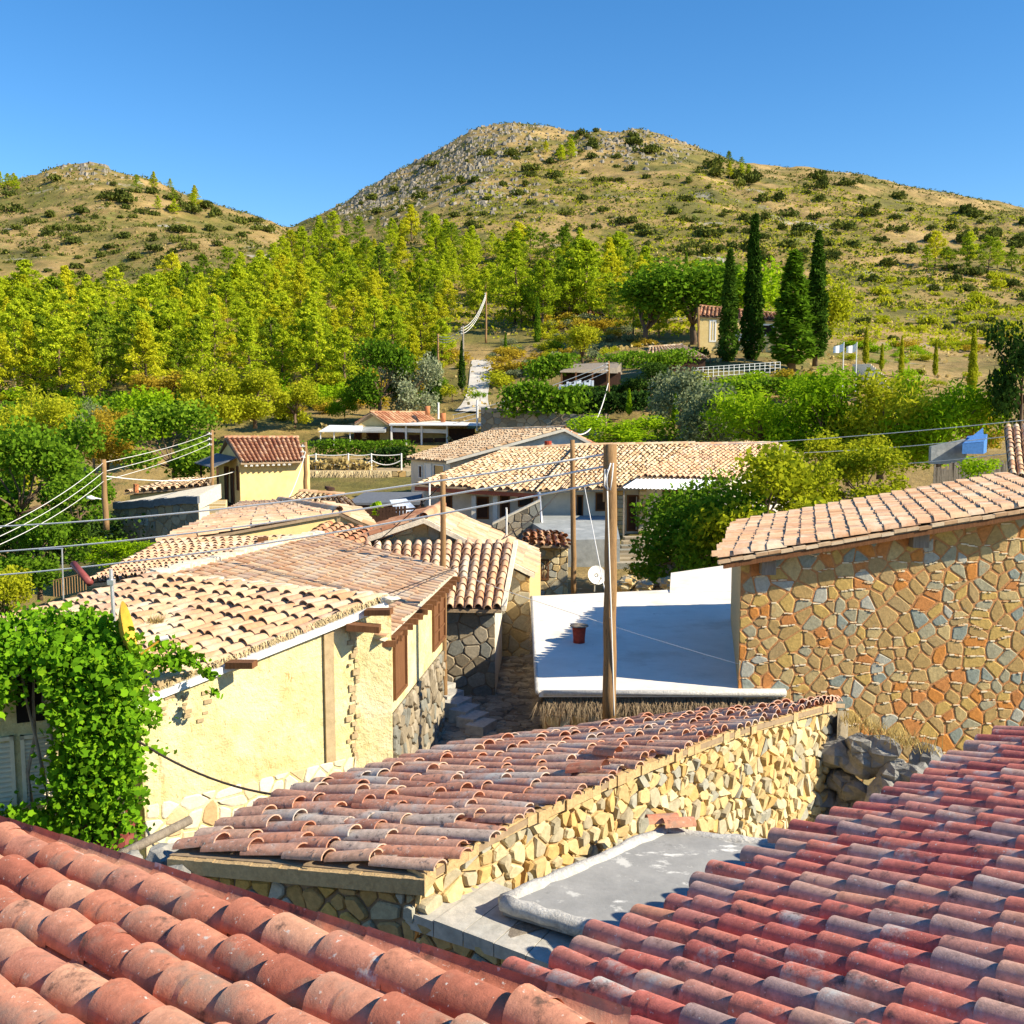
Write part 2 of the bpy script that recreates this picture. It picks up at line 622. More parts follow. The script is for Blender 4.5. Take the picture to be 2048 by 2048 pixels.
OCH = [(0, (.42, .28, .11)), (.16, (.52, .35, .11)), (.30, (.36, .33, .22)), (.40, (.46, .31, .13)), (.52, (.26, .29, .25)), (.62, (.56, .23, .055)), (.69, (.50, .38, .18)),
       (.80, (.40, .28, .13)), (.88, (.42, .41, .34)), (.94, (.52, .22, .07)), (1, (.56, .50, .36))]
m_stone = mat('ochre and grey rubble stone', OCH, 5, attr=True, mode='CONSTANT', vary=(.72, 1.22), bump=.7, bscale=22, bdist=.012,
              patches=[((.42, .20, .06), 2.6, .62, .74), ((.30, .29, .26), 6, .66, .78)])
m_stone_gold = mat('golden rubble stone', [(0, (.50, .37, .18)), (.2, (.60, .45, .22)), (.4, (.40, .35, .24)), (.55, (.55, .36, .14)), (.7, (.34, .33, .27)), (.85, (.62, .52, .32)), (1, (.5, .3, .1))], 5, attr=True, mode='CONSTANT',
                   vary=(.75, 1.2), bump=.7, bscale=22, bdist=.012)
m_stone_dark = mat('grey brown rubble stone', [(0, (.24, .20, .14)), (.3, (.33, .27, .18)), (.5, (.22, .22, .19)), (.7, (.36, .31, .23)), (1, (.28, .19, .12))], 5, attr=True, mode='CONSTANT',
                   vary=(.7, 1.2), bump=.7, bscale=20, bdist=.012)
m_stone_white = mat('lime washed stone', [(0, (.62, .54, .40)), (.5, (.72, .66, .54)), (.85, (.66, .52, .33)), (1, (.5, .33, .17))], 4, attr=True, vary=(.8, 1.12), bump=.6, bscale=20)
m_gallet = mat('thin slate chip', [(0, (.66, .54, .34)), (.5, (.78, .68, .50)), (1, (.66, .40, .18))], 8, attr=True, bump=0)
m_plaster = mat('yellow earth plaster', [(.3, (.68, .57, .26)), (.55, (.76, .66, .35)), (.75, (.70, .56, .27))], 1.6, bump=1.0, bscale=9, bdist=.05, vary=(.74, 1.14),
                patches=[((.46, .28, .10), 5, .62, .68, (1.6, 1.6, .5)), ((.76, .66, .42), 1.1, .50, .66), ((.36, .22, .09), 20, .635, .68), ((.50, .36, .15), 2.0, .62, .72, (2, 2, .4))])
m_plaster2 = mat('ochre plaster', [(.3, (.62, .46, .19)), (.7, (.72, .56, .27))], 1.0, bump=.3, vary=(.9, 1.08))
m_plaster_cream = mat('cream render', [(.3, (.60, .55, .45)), (.7, (.72, .67, .57))], .8, bump=.3, vary=(.85, 1.08), patches=[((.36, .30, .22), .9, .62, .8)])
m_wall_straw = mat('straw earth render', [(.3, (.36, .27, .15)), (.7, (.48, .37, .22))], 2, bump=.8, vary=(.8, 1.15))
m_white = mat('white painted concrete', [(.3, (.72, .66, .58)), (.7, (.80, .75, .68))], .9, bump=.15, vary=(.94, 1.03), patches=[((.58, .51, .43), .5, .56, .72), ((.46, .41, .35), 2.5, .64, .74), ((.40, .36, .32), 9, .68, .72)])
m_conc = mat('grey screed', [(.3, (.25, .255, .255)), (.7, (.33, .33, .325))], 1.2, bump=.4, vary=(.86, 1.12), patches=[((.66, .66, .64), 1.1, .58, .63, (1, 2.2, 1)), ((.52, .52, .50), 3.3, .60, .66), ((.15, .15, .15), 2.0, .62, .72)])
m_conc_rim = mat('rough pale cement', [(.3, (.46, .45, .43)), (.7, (.62, .61, .58))], 7, bump=1.0, bscale=25, bdist=.03)
m_flag = mat('grey flagstone', [(.3, (.36, .36, .34)), (.7, (.50, .47, .42))], 3, bump=.5)
m_bluegrey = mat('grey blue cement render', [(.3, (.25, .27, .27)), (.7, (.36, .38, .38))], 1.2, bump=.4, vary=(.75, 1.15), patches=[((.5, .5, .48), .7, .58, .7)])
m_wood = mat('weathered grey wood', [(.3, (.17, .14, .11)), (.7, (.30, .26, .21))], 4, bump=.6, stretch=(6, 6, .6), attr=False)
m_pole = mat('brown timber pole', [(.3, (.22, .125, .055)), (.7, (.36, .22, .10))], 5, bump=.7, bscale=14, stretch=(8, 8, .5), patches=[((.10, .05, .02), 5, .60, .70, (6, 6, .5))])
m_brown = mat('brown stained wood', [(.3, (.13, .055, .022)), (.7, (.21, .095, .04))], 4, bump=.4, stretch=(7, 7, .5))
m_darkwood = mat('dark brown wood', [(.3, (.045, .022, .014)), (.7, (.08, .04, .025))], 4, bump=.3)
m_dark = mat('dark interior', (.012, .010, .009), 2, bump=0)
m_glass = mat('dark window glass', (.03, .035, .04), 2, rough=.15, bump=0, spec=.5)
m_paint = mat('white paint', (.78, .77, .74), 3, bump=.05, vary=(.92, 1.05), rough=.5)
m_louvre = mat('cream painted louvre', (.74, .66, .47), 3, bump=.1, vary=(.9, 1.05))
m_metal = mat('galvanised steel', (.62, .63, .64), 3, rough=.4, metal=.7, bump=.05)
m_sheet = mat('white corrugated sheet', (.74, .77, .80), 2, rough=.5, bump=.05, vary=(.85, 1.05))
m_wire = mat('pale cable', (.74, .73, .70), 3, bump=0, vary=None)
m_wire_dark = mat('dark cable', (.035, .028, .028), 3, bump=0, vary=None)
m_dish = mat('yellowed dish', (.60, .34, .04), 3, bump=.05, rough=.5)
m_redpot = mat('red chimney pot', (.36, .055, .03), 5, bump=.2)
m_pot = mat('terracotta pot', (.46, .17, .07), 5, bump=.2)
m_rustpipe = mat('dark red pipe', (.24, .06, .055), 5, bump=.1, rough=.5)
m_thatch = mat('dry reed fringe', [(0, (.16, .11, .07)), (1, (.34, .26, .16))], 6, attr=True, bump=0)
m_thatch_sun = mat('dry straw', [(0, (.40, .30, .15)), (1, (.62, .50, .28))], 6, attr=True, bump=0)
m_cobble = mat('cobble stone', [(0, (.20, .17, .13)), (.5, (.33, .28, .21)), (1, (.42, .36, .27))], 6, attr=True, vary=(.7, 1.2), bump=.6)
m_rock = mat('grey boulder', [(.3, (.20, .20, .19)), (.7, (.36, .35, .32))], 3, bump=.9, bscale=9, bdist=.04)
m_blue = mat('blue tarpaulin', (.06, .18, .45), 3, bump=.2)
m_cloth = mat('pale blue white cloth', [(.45, (.62, .70, .80)), (.55, (.82, .83, .84))], 5, bump=.1, mode='CONSTANT')
m_tarp = mat('slate grey roofing felt', (.13, .145, .17), 2, bump=.3)
m_red = mat('red fascia board', (.36, .10, .055), 4, bump=.1)
m_bark = mat('bark', [(.3, (.10, .065, .04)), (.7, (.19, .13, .085))], 6, bump=.6, objco=True)
m_bark_grey = mat('pale bark', [(.3, (.20, .17, .13)), (.7, (.33, .29, .23))], 6, bump=.6, objco=True)
# leaves
L_pine = leafmat('pine needles', [(0, (.16, .24, .012)), (.5, (.42, .52, .022)), (1, (.66, .68, .035))], .45)
L_pine2 = leafmat('dark pine needles', [(0, (.07, .13, .012)), (.5, (.20, .30, .02)), (1, (.42, .50, .03))], .4)
L_pine3 = leafmat('golden pine needles', [(0, (.24, .28, .012)), (.5, (.55, .56, .022)), (1, (.74, .68, .04))], .45)
L_yel = leafmat('yellow green leaf', [(0, (.22, .27, .012)), (.5, (.42, .45, .02)), (1, (.56, .54, .035))], .45)
L_gold = leafmat('golden dry leaf', [(0, (.30, .21, .02)), (.5, (.46, .34, .03)), (1, (.55, .46, .05))], .4)
L_green = leafmat('green leaf', [(0, (.055, .12, .010)), (.5, (.13, .25, .015)), (1, (.25, .38, .025))], .4)
L_bright = leafmat('bright green leaf', [(0, (.14, .26, .008)), (.5, (.28, .45, .012)), (1, (.42, .56, .02))], .45)
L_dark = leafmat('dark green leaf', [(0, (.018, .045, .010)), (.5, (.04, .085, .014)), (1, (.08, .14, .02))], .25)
L_cyp = leafmat('cypress needles', [(0, (.022, .055, .008)), (.5, (.055, .115, .012)), (1, (.10, .18, .018))], .2)
L_olive = leafmat('olive leaf', [(0, (.12, .16, .07)), (.5, (.22, .26, .13)), (1, (.36, .39, .24))], .3)
L_scrub = leafmat('hill scrub leaf', [(0, (.055, .075, .018)), (.5, (.10, .125, .025)), (1, (.19, .20, .035))], .2)
L_dry = leafmat('dry grass', [(0, (.36, .25, .09)), (.5, (.52, .40, .16)), (1, (.62, .52, .24))], .3)
L_vine = leafmat('vine leaf', [(0, (.05, .14, .008)), (.45, (.15, .33, .012)), (.8, (.34, .52, .02)), (1, (.56, .66, .06))], .28)
m_path = mat('pale concrete path', [(.3, (.50, .46, .40)), (.7, (.64, .60, .53))], .7, bump=.2)
def rock(mb, c, r, sq=(1, 1, .7), mi=0):
    c = V(c)
    n1, n2 = 7, 10
    ph = random.uniform(0, 99)
    vs, fs = [], []
    for i in range(n1 + 1):
        th = math.pi * i / n1
        for k in range(n2):
            a = 2 * math.pi * k / n2
            d = V((math.sin(th) * math.cos(a), math.sin(th) * math.sin(a), math.cos(th)))
            q = r * (1 + .55 * mnoise.noise(d * 1.3 + V((ph, ph, 0))))
            vs.append((c.x + d.x * q * sq[0], c.y + d.y * q * sq[1], c.z + d.z * q * sq[2]))
    for i in range(n1):
        for k in range(n2):
            fs.append([i * n2 + k, i * n2 + (k + 1) % n2, (i + 1) * n2 + (k + 1) % n2, (i + 1) * n2 + k])
    mb.add(vs, fs, mi)
def fringe(mb, A, B, n, ln, outw, wd=.02, droop=.5):
    A, B = V(A), V(B)
    o = V(outw).normalized()
    t = (B - A).normalized()
    for _ in range(n):
        p = A.lerp(B, random.random()) + V((0, 0, random.uniform(-.06, .02))) - o * random.uniform(0, .06)
        l = ln * random.uniform(.4, 1.2)
        d = (o * random.uniform(.3, 1) + t * random.uniform(-.5, .5) + V((0, 0, -random.uniform(.1, 1) * droop))).normalized()
        s = (t + V((0, 0, random.uniform(-.6, .6)))).normalized() * wd * random.uniform(.5, 1.4)
        mb.poly([p - s / 2, p + s / 2, p + d * l + V((0, 0, -l * .3 * droop))], 0, random.random())
# ------------------------------------------------------------------ NEAR ROOFS
# left foreground house: rows of half-round tiles falling away to the left
h = thing('house', 'foreground house whose sunlit salmon tile roof fills the bottom left corner', 'house', (-2.5, 2.5, -7.5))
v0, v1 = at(1215, 2056, 3.05), at(-60, 1650, 5.7)
acr = V((-.66, -.75, 0)).normalized()
mb = MB()
tiles(mb, [v0 + V((0, 0, -.02)), v0 + acr * 2.9 + V((0, 0, .0))], [v1, v1 + acr * 2.9 + V((0, 0, .05))], .225, .30, seg=12, thick=.016, first_chan=True, stag=.12, hh=1.0)
mb.build('tile_roof', [m_tile_sun, m_deck], h, True)
mb = MB()
ia = acr * .25
mb.walls([v0 + ia + V((0, 0, -.16)), v1 + ia + V((.2, -.1, -.16)), v1 + acr * 2.7 + V((.2, 0, -.16)), v0 + acr * 2.7 + V((0, 0, -.16))], -7.6, 0)
mb.build('wall', m_stone_dark, h)

# right foreground house: shaded red roof
h = thing('house', 'foreground house whose shaded red lichen spotted tile roof fills the bottom right corner', 'house', (4, 5, -7.5))
e0, e1 = at(1030, 1975, 5.85), at(2085, 1448, 10.3)
ed = (e1 - e0)
ups = V((ed.y, -ed.x, 0)).normalized() * 7.5 + V((0, 0, 7.5 * math.tan(R(15))))
e0 = e0 - ed * .06
mb = MB()
tiles(mb, [e0 + ups, e1 + ups], [e0, e1], .212, .36, seg=12, thick=.015, stag=.35, clip=None)
mb.build('tile_roof', [m_tile_red, m_deck], h, True)
mb = MB()
ie = V((ed.y, -ed.x, 0)).normalized() * .3
mb.walls([e0 + ie + V((0, 0, -.1)), e1 + ie + V((0, 0, -.1)), e1 + ups * .97 + V((0, 0, -.2)), e0 + ups * .97 + V((0, 0, -.2))], -7.6, 0)
mb.build('wall', m_stone_dark, h)

# ------------------------------------------------------------------ long low stone house in the middle
h = thing('house', 'long low stone house with lichen grey tile roof running across the middle foreground', 'house', (1, 12, -7.5))
Ul = [at(338, 1704, 10.1), at(560, 1588, 11.3), at(900, 1494, 13.1), at(1250, 1445, 14.6), at(1690, 1404, 16.2)]
Ll = [at(850, 1745, 9.0), at(1000, 1655, 9.75), at(1300, 1520, 11.5), at(1480, 1455, 13.1), at(1672, 1403, 15.4)]
mb = MB()
Uf, Lf = pl(Ul), pl(Ll)
tiles(mb, Uf, Lf, .235, .40, seg=9, thick=.015, stag=.45, jit=2.3, hh=.8)
rt = mb.build('tile_roof', [m_tile_mid, m_deck], h, True)
# two slipped tiles near the eave
for (t, s, ry, tw) in ((.37, .86, .5, .35), (.30, .93, -.2, -.25)):
    p = Uf(t).lerp(Lf(t), s) + V((0, 0, .12))
    d = (Lf(t) - Uf(t)).normalized()
    ax = V((d.y, -d.x, 0)).normalized()
    d = (d + ax * tw + V((0, 0, .12))).normalized()
    mb = MB()
    vs = []
    for q in range(2):
        for k in range(9):
            an = math.pi * k / 8
            vs.append(tuple(p + d * (.42 * q - .2) + ax * math.cos(an) * .10 + V((0, 0, 1)) * math.sin(an) * .09))
    a = np.arange(8)
    mb.add(vs, np.stack([a, a + 1, a + 10, a + 9], 1))
    mb.build('loose_tile', m_tile_sun, rt, True)
# stone walls
fl, fr = Ul[0] + V((.16, .06, -.16)), Ll[0] + V((-.10, .08, -.14))
mb = MB()
stones(mb, fl, fr, -7.6, fl.z - .1, fr.z - .1, .22, .17, .013, .04, drop=.24)
mb.build('front_wall', [m_mortar3, m_stone], h)
mb = MB()
pts = [Lf(k / 6) + V((-.06, .10, -.10)) for k in range(7)]
pts[0] = fr
for a, b in zip(pts, pts[1:]):
    stones(mb, a, b, -7.6, a.z - .02, b.z - .02, .165, .14, .012, .06, drop=.24, zlo=-6.4, rough=2.0)
mb.build('side_wall', [m_mortar2, m_stone_gold], h)
mb = MB()
bk = [Uf(k / 6) + V((.05, -.05, -.16)) for k in range(7)]
for a, b in zip(bk, bk[1:]):
    mb.poly([(a.x, a.y, -7.6), (b.x, b.y, -7.6), b, a])
a, b = Uf(1) + V((0, -.1, -.12)), Lf(1) + V((0, -.1, -.12))
mb.poly([(a.x, a.y, -7.6), (b.x, b.y, -7.6), b, a])
mb.build('rear_wall', m_stone_dark, h)
# mortar cap under the first row and along the eave
mb = MB()
n = 26
for i in range(n):
    p, q = Ul[0].lerp(Ll[0], i / n), Ul[0].lerp(Ll[0], (i + 1) / n)
    dz, dw = random.uniform(-.02, .01), random.uniform(.0, .03)
    mb.box(p + V((0, -.07, -.19)), (q - p) * 1.01, V((.08, .26, 0.02)), (0, 0, .15 + dz * .3))
n = 60
for i in range(n):
    p, q = Lf(i / n), Lf((i + 1) / n)
    w2 = random.uniform(.01, .08)
    mb.box(p + V((-.18, .14, -.13)), (q - p) * 1.01, V((.14 + w2 * .5, -.14 - w2 * .5, 0)), (0, 0, random.uniform(.10, .13)))
mb.build('mortar_edge', m_mortar2, h)

# ------------------------------------------------------------------ grey slab roof between the foreground roofs
h = thing('shed', 'small shed with grey cement slab roof under the red eave', 'shed', (1.3, 10, -7.5))
zs = -4.55
c = [atz(1005, 1797, zs), atz(1330, 1655, zs), atz(1580, 1690, zs - .02), atz(1262, 1872, zs)]
c[2] = c[2] + (c[2] - c[1]) * .25
c[3] = c[3] + (c[3] - c[0]) * .6
mb = MB()
mb.walls([p + V((0, 0, -.02)) for p in c], zs - .16, 0)
mb.build('roof_slab', m_conc, h)
mb = MB()
def rim(a, b, wd, hg):
    d = (b - a)
    n = max(3, int(d.length / .14))
    pts = [a + d * (i / n) + V((random.uniform(-.015, .015), random.uniform(-.015, .015), random.uniform(-.012, .012))) for i in range(n + 1)]
    mb.tube([p + V((0, 0, -.05)) for p in pts], [wd * random.uniform(.85, 1.12) for _ in pts], 9)
rim(c[0], c[1], .085, .1)
rim(c[1], c[2], .075, .1)
rim(c[0], c[3], .08, .1)
mb.build('slab_rim', m_conc_rim, h, True)
mb = MB()
ci = [p.lerp((c[0] + c[2]) / 2, .12) for p in c]
mb.walls([V((p.x, p.y, zs - .17)) for p in ci], -7.6, 0, cap=False)
mb.build('wall', m_stone_dark, h)
mb = MB()      # slipped tiles on the slab's upper corner
p = atz(1290, 1655, zs)
for k in range(2):
    o = p + V((.02 + .16 * k, -.10 * k, .05))
    vs = []
    for q in range(2):
        for i in range(8):
            an = math.pi * i / 7
            vs.append(tuple(o + V((.34 * q, .05 * q, .02)) + V((-.15, 1, 0)).normalized() * math.cos(an) * .09 + V((0, 0, .07 * math.sin(an)))))
    a = np.arange(7)
    mb.add(vs, np.stack([a, a + 1, a + 9, a + 8], 1))
solo(mb.build('roof_tile', m_tile_sun, None, True), 'pair of loose red tiles on the far corner of the grey slab', 'tile')

# stone ledge wall with beam ends
h = thing('stone_wall', 'low stone wall with flat grey coping between the foreground roofs', 'wall', (.2, 8.8, -7.5))
q = [at(818, 1842, 9.15), at(935, 1812, 9.9), at(1190, 1925, 9.0), at(1125, 1958, 8.3)]
for p in q:
    p.z = -4.78 if p is not q[0] and p is not q[1] else -4.70
mb = MB()
nseg = 5
for i in range(nseg):
    a, b = q[0].lerp(q[3], i / nseg), q[0].lerp(q[3], (i + .97) / nseg)
    d, e = q[1].lerp(q[2], i / nseg), q[1].lerp(q[2], (i + .97) / nseg)
    z = random.uniform(-.015, .02)
    mb.walls([a + V((-.03, -.04, z)), b + V((-.03, -.04, z)), e + V((0, 0, z)), d + V((0, 0, z))], -4.86, 0)
mb.build('coping', m_flag, h)
mb = MB()
stones(mb, q[0], q[3], -7.6, q[0].z - .07, q[3].z - .07, .26, .19, .014, .05, drop=.2, zlo=-6.8)
for a, b in ((q[3], q[2]), (q[2], q[1])):
    mb.poly([(a.x, a.y, -7.6), (b.x, b.y, -7.6), (b.x, b.y, b.z - .08), (a.x, a.y, a.z - .08)])
mb.build('masonry', [m_mortar3, m_stone], h)
a = at(1035, 1880, 8.75)
mb = MB()
mb.box(a + V((-.06, -.05, -.10)), V((.62, .36, .02)), V((-.09, .14, 0)), (0, 0, .15))
mb.box(a + V((.0, -.12, -.20)), V((.60, .34, .02)), V((-.08, .12, 0)), (0, 0, .09))
solo(mb.build('timber_beam', m_wood), 'weathered grey timber beam ends under the cement slab', 'beam')
mb = MB()
mb.cbox(at(1160, 1895, 9.0) + V((0, 0, -.13)), .22, .16, .18, .3)
solo(mb.build('stone_block', m_stone_gold), 'square ochre stone block beside the dark beam ends', 'stone')

# ------------------------------------------------------------------ right stone house
h = thing('stone_house', 'large stone house of ochre and grey rubble with low tile roof at right', 'house', (8, 18, -7.5))
A, B = V((4.07, 18, 0)), V((12.5, 18, 0))
zl = lambda x: at(1440, 1122, 18).z + (x - 3.65) * .163
mb = MB()
stones(mb, A, B, -7.6, zl(4.07) - .12, zl(12.5) - .12, .245, .17, .016, .009, drop=.27, gallets=3.5, zlo=-7.0, rough=.35)
mb.build('front_wall', [m_mortar, m_stone, m_gallet], h)
mb = MB()
fA, fB = A + V((0, .02, zl(4.07) - .14)), B + V((0, .02, zl(12.5) - .14))
bA, bB = V((5.2, 24.0, zl(4.07) - .14)), V((13.6, 24.0, zl(12.5) - .14))
mb.walls([fB, bB, bA, fA], -7.6, 0, closed=False)
mb.build('rear_wall', m_stone_gold, h)
U0, L0 = at(2140, 1000, 17.6), at(1436, 1118, 17.6)
L1 = at(1478, 1046, 24.3)
U1 = L1 + (U0 - L0) + V((.3, 0, .12))
mb = MB()
tiles(mb, [U0, U1], [L0, L1], .225, .30, seg=7, thick=.020, stag=.03, jit=.8)
tr = mb.build('tile_roof', [m_tile_cream, m_deck], h, True)
mb = MB()
d = (U0 - L0) / 28
for i in range(28):
    o = L0 + d * i + V((0, -.05, -.075 + random.uniform(-.012, .012)))
    mb.box(o, d * .97, (0, .10, 0), (0, 0, .055))
mb.build('verge_tiles', m_tile_tan, tr)
mb = MB()
mb.box(L0 + V((.1, -.02, -.17)), (U0 - L0) * .98, (0, .06, 0), (0, 0, .085))
mb.build('fascia', m_brown, h)
for (u, v, s) in ((1538, 1136, .25), (1843, 1080, .28)):
    p = at(u, v, 17.78)
    mb = MB()
    mb.box(p + V((-s / 2, 0, -s / 2)), (s, 0, 0), (0, .3, 0), (0, 0, s))
    mb.build('beam_end', m_wood, h)

# ------------------------------------------------------------------ white flat-roofed house
h = thing('house', 'low stone house with flat white concrete roof behind the tall pole', 'house', (2.6, 22, -7.5))
zw = at(1078, 1380, 17.9).z
nl, nr_ = atz(1078, 1380, zw), V((4.9, atz(1080, 1380, zw).y, zw))
fl_, fr_ = atz(1065, 1192, zw), atz(1500, 1172, zw)
mb = MB()
mb.walls([nl, nr_, V((fr_.x, fr_.y, zw)), fl_], zw - .13, 0)
r0, r1 = atz(1385, 1184, zw), atz(1500, 1184, zw)
f0, f1 = atz(1335, 1181, zw), atz(1500, 1170, zw)
mb.walls([V((f0.x, f0.y - .4, zw + .02)), V((r1.x, r1.y, zw + .06)), V((f1.x + .3, f1.y + 2.2, zw + .30)), V((f0.x + .4, f0.y + 2.0, zw + .16))], zw - .1, 0)
mb.build('roof_slab', m_white, h)
mb = MB()
pp = [nl + V((.08, -.02, 0)), nr_ + V((0, -.02, 0))]
mb.tube([p + V((0, 0, -.05)) for p in pp], .05, 8)
mb.tube([nl + V((-.02, 0, -.04)), fl_ + V((-.02, 0, -.04))], .05, 8)
mb.build('roof_edge', m_conc_rim, h, True)
mb = MB()
a, b = nl + V((.12, .22, -.12)), nr_ + V((0, .22, -.12))
stones(mb, a, b, -7.6, a.z, b.z, .30, .22, .014, .03, drop=.2)
mb.build('front_wall', [m_mortar, m_stone_gold], h)
mb = MB()
c_, d_ = fl_ + V((.15, 0, -.12)), V((fr_.x, fr_.y, zw - .12))
mb.walls([b, d_, c_, a], -7.6, 0, closed=False, cap=False)
mb.build('side_wall', m_wall_straw, h)
mb = MB()
fringe(mb, nl + V((0, .1, -.16)), nr_ + V((0, .1, -.16)), 2600, .34, (0, -1, 0), .022, 1.2)
fringe(mb, nl + V((.05, 0, -.15)), fl_ + V((.05, 0, -.15)), 2200, .36, (-1, -.1, 0), .022, 1.4)
mb.build('reed_fringe', m_thatch, h)
mb = MB()
p = atz(1158, 1285, zw)
mb.tube([p, p + V((0, 0, .10)), p + V((0, 0, .34))], [.125, .125, .15], 18, 0)
mb.tube([p + V((0, 0, .36)), p + V((0, 0, .385))], [.205, .19], 18, 1)
for an in (0, 2.1, 4.2):
    mb.tube([p + V((.11 * math.cos(an), .11 * math.sin(an), .33)), p + V((.11 * math.cos(an), .11 * math.sin(an), .37))], .012, 5)
ch = mb.build('chimney', [m_redpot, m_wood], h, True)

# ------------------------------------------------------------------ big yellow house on the left
h = thing('house', 'large yellow plastered house with bleached tile roof and stone base at left', 'house', (-3.5, 16, -7.5))
gL, R0_ = at(262, 1398, 13.6), at(776, 1196, 16.3)
R1_, E1_ = at(306, 1150, 18.6), at(-40, 1252, 17.4)
mb = MB()
tiles(mb, [R0_, R1_], [gL, E1_], .25, .34, seg=9, thick=.014, stag=.10, jit=2.0, sag=.05)
rt = mb.build('left_roof', [m_tile_cream, m_deck], h, True)
P4, P3, W0, W1 = at(770, 1277, 15.95), at(912, 1142, 21.3), at(306, 1152, 18.7), at(642, 1066, 25)
rn = (R1_ - R0_)
rn = V((-rn.y, rn.x, 0)).normalized()
if rn.y < 0:
    rn = -rn
mb = MB()
tiles(mb, [W0, W1], [P4, P3], .235, .36, seg=7, thick=0, stag=.2, jit=.5, hh=.30, chan=False,
      clip=lambda p: (p - R0_).dot(rn) > -.02 or p.x > R0_.x - .25)
rt2 = mb.build('right_roof', [m_tile_cream, m_mortar_pale], h, True)
mb = MB()
n = 40
dv = (R0_ - gL) / n
for i in range(n):
    mb.box(gL + dv * i + V((.02, -.10, -.14)), dv * .99, V((-.07, .10, 0)), (0, 0, .10 + random.uniform(0, .012)))
mb.build('verge_board', m_paint, h)
mb = MB()
fringe(mb, gL + V((.04, .02, .06)), R0_ + V((0, .02, .06)), 1300, .13, (.5, -.8, .1), .018, .9)
mb.build('straw', m_thatch_sun, h)
mb = MB()
n = 34
for i in range(n):
    a = R1_.lerp(R0_, i / n)
    mb.cbox(a + V((0, 0, -.02)), random.uniform(.18, .28), random.uniform(.12, .2), random.uniform(.05, .09), random.random())
for i in range(60):
    a = W0.lerp(W1, i / 60)
    mb.cbox(a + V((0, 0, -.02)), random.uniform(.2, .34), random.uniform(.16, .26), random.uniform(.06, .13), random.random())
a, b = R0_, P4
rock(mb, R0_ + V((.02, -.05, -.02)), .12, (1.3, 1, .6))
mb.build('ridge_mortar', m_mortar_pale, h)
K = at(708, 1232, 15.95)
C_ = at(783, 1290, 16.25)
Dc = at(884, 1172, 20.6)
gLw = gL + V((.10, .04, -.14))
mb = MB()
mb.poly([(gLw.x, gLw.y, -7.6), (K.x, K.y, -7.6), K + V((0, .02, -.02)), gLw])
Ex = E1_ + V((.4, -.3, -.2))
mb.poly([(gLw.x, gLw.y, -7.6), (Ex.x, Ex.y, -7.6), Ex, gLw])
mb.poly([(K.x, K.y, -7.6), (C_.x, C_.y, -7.6), C_ + V((0, 0, .02)), R0_ + V((.06, -.1, -.16)), K])
wmb = mb
mb = MB()
mb.poly([(C_.x, C_.y, -5.0), (Dc.x, Dc.y, -5.0), Dc, C_ + V((0, 0, .03))], 0)
stones(mb, C_, Dc, -7.6, -5.02, -5.02, .24, .20, .014, .05, face=(5, 12, 0), drop=.2, mm=2)
mb.build('lane_wall', [m_plaster, m_stone_dark, m_mortar3], h)
mb = MB()
stones(mb, gLw + V((.03, -.05, 0)), K + V((0, -.05, 0)), -7.6, -5.5, -5.6, .25, .18, .016, .02, drop=.2, zlo=-6.6, rough=.6)
mb.build('stone_base', [m_plaster, m_stone_white], h)
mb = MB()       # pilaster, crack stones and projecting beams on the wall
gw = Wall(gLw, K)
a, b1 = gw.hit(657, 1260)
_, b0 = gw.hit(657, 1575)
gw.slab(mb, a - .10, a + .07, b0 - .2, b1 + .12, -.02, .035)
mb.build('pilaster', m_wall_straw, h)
mb = wmb
for k in range(36):
    aa, bb = gw.hit(708 + random.uniform(-9, 9), 1255 + k * 8.5)
    s = random.uniform(.03, .09)
    gw.slab(mb, aa - s, aa + s * .4, bb, bb + s, -.02, random.uniform(.012, .04), 1)
for k in range(26):
    aa, bb = gw.hit(random.uniform(320, 420), 1395 + random.uniform(0, 90) - 40)
    s = random.uniform(.02, .06)
    gw.slab(mb, aa - s, aa + s, bb, bb + s, -.02, random.uniform(.008, .02), 1)
mb.build('plaster_wall', [m_plaster, m_wall_straw], h)
for (u, v, du, dv_) in ((450, 1338, 34, -7), (728, 1232, 30, -4)):
    p = at(u, v, 14.35 if u < 500 else 15.8)
    mb = MB()
    mb.box(p, V((.42, -.12, .03)), V((.03, .2, 0)), (0, 0, .09))
    mb.build('beam_end', m_brown, h)
p = at(700, 1278, 15.5)
mb = MB()
mb.box(at(692, 1262, 15.62), V((.52, -.05, -.03)), (0, .25, 0), (0, 0, .10))
mb.build('lintel', m_brown, h)
lw = Wall(C_, Dc)
lw.n = -lw.n if lw.n.x < 0 else lw.n
a0, a1, b0, b1 = lw.px(787, 1283, 821, 1408)
a0, a1 = .06, .95
b1, b0 = at(800, 1285, 16).z, at(800, 1405, 16.2).z
opening(lw, h, (a0, a1, b0, b1), 'window', m_brown, m_brown, .05, (0, 0), pane='shutter_panel')
a0, a1 = 3.3, 4.55
b1, b0 = at(865, 1216, 19.2).z, at(865, 1312, 19.2).z
o = opening(lw, h, (a0, a1, b0, b1), 'window', m_brown, m_brown, .07, (1, 2), pane='shutter_panel')
mb = MB()
for i in range(15):
    p = P4.lerp(P3, (i + .5) / 15) + V((-.28, 0, -.18))
    mb.box(p, (.40, .03, -.02), (0, .09, 0), (0, 0, .10))
mb.build('rafter', m_brown, h)
o = bpy.data.objects['rafter']
o['kind'] = 'stuff'

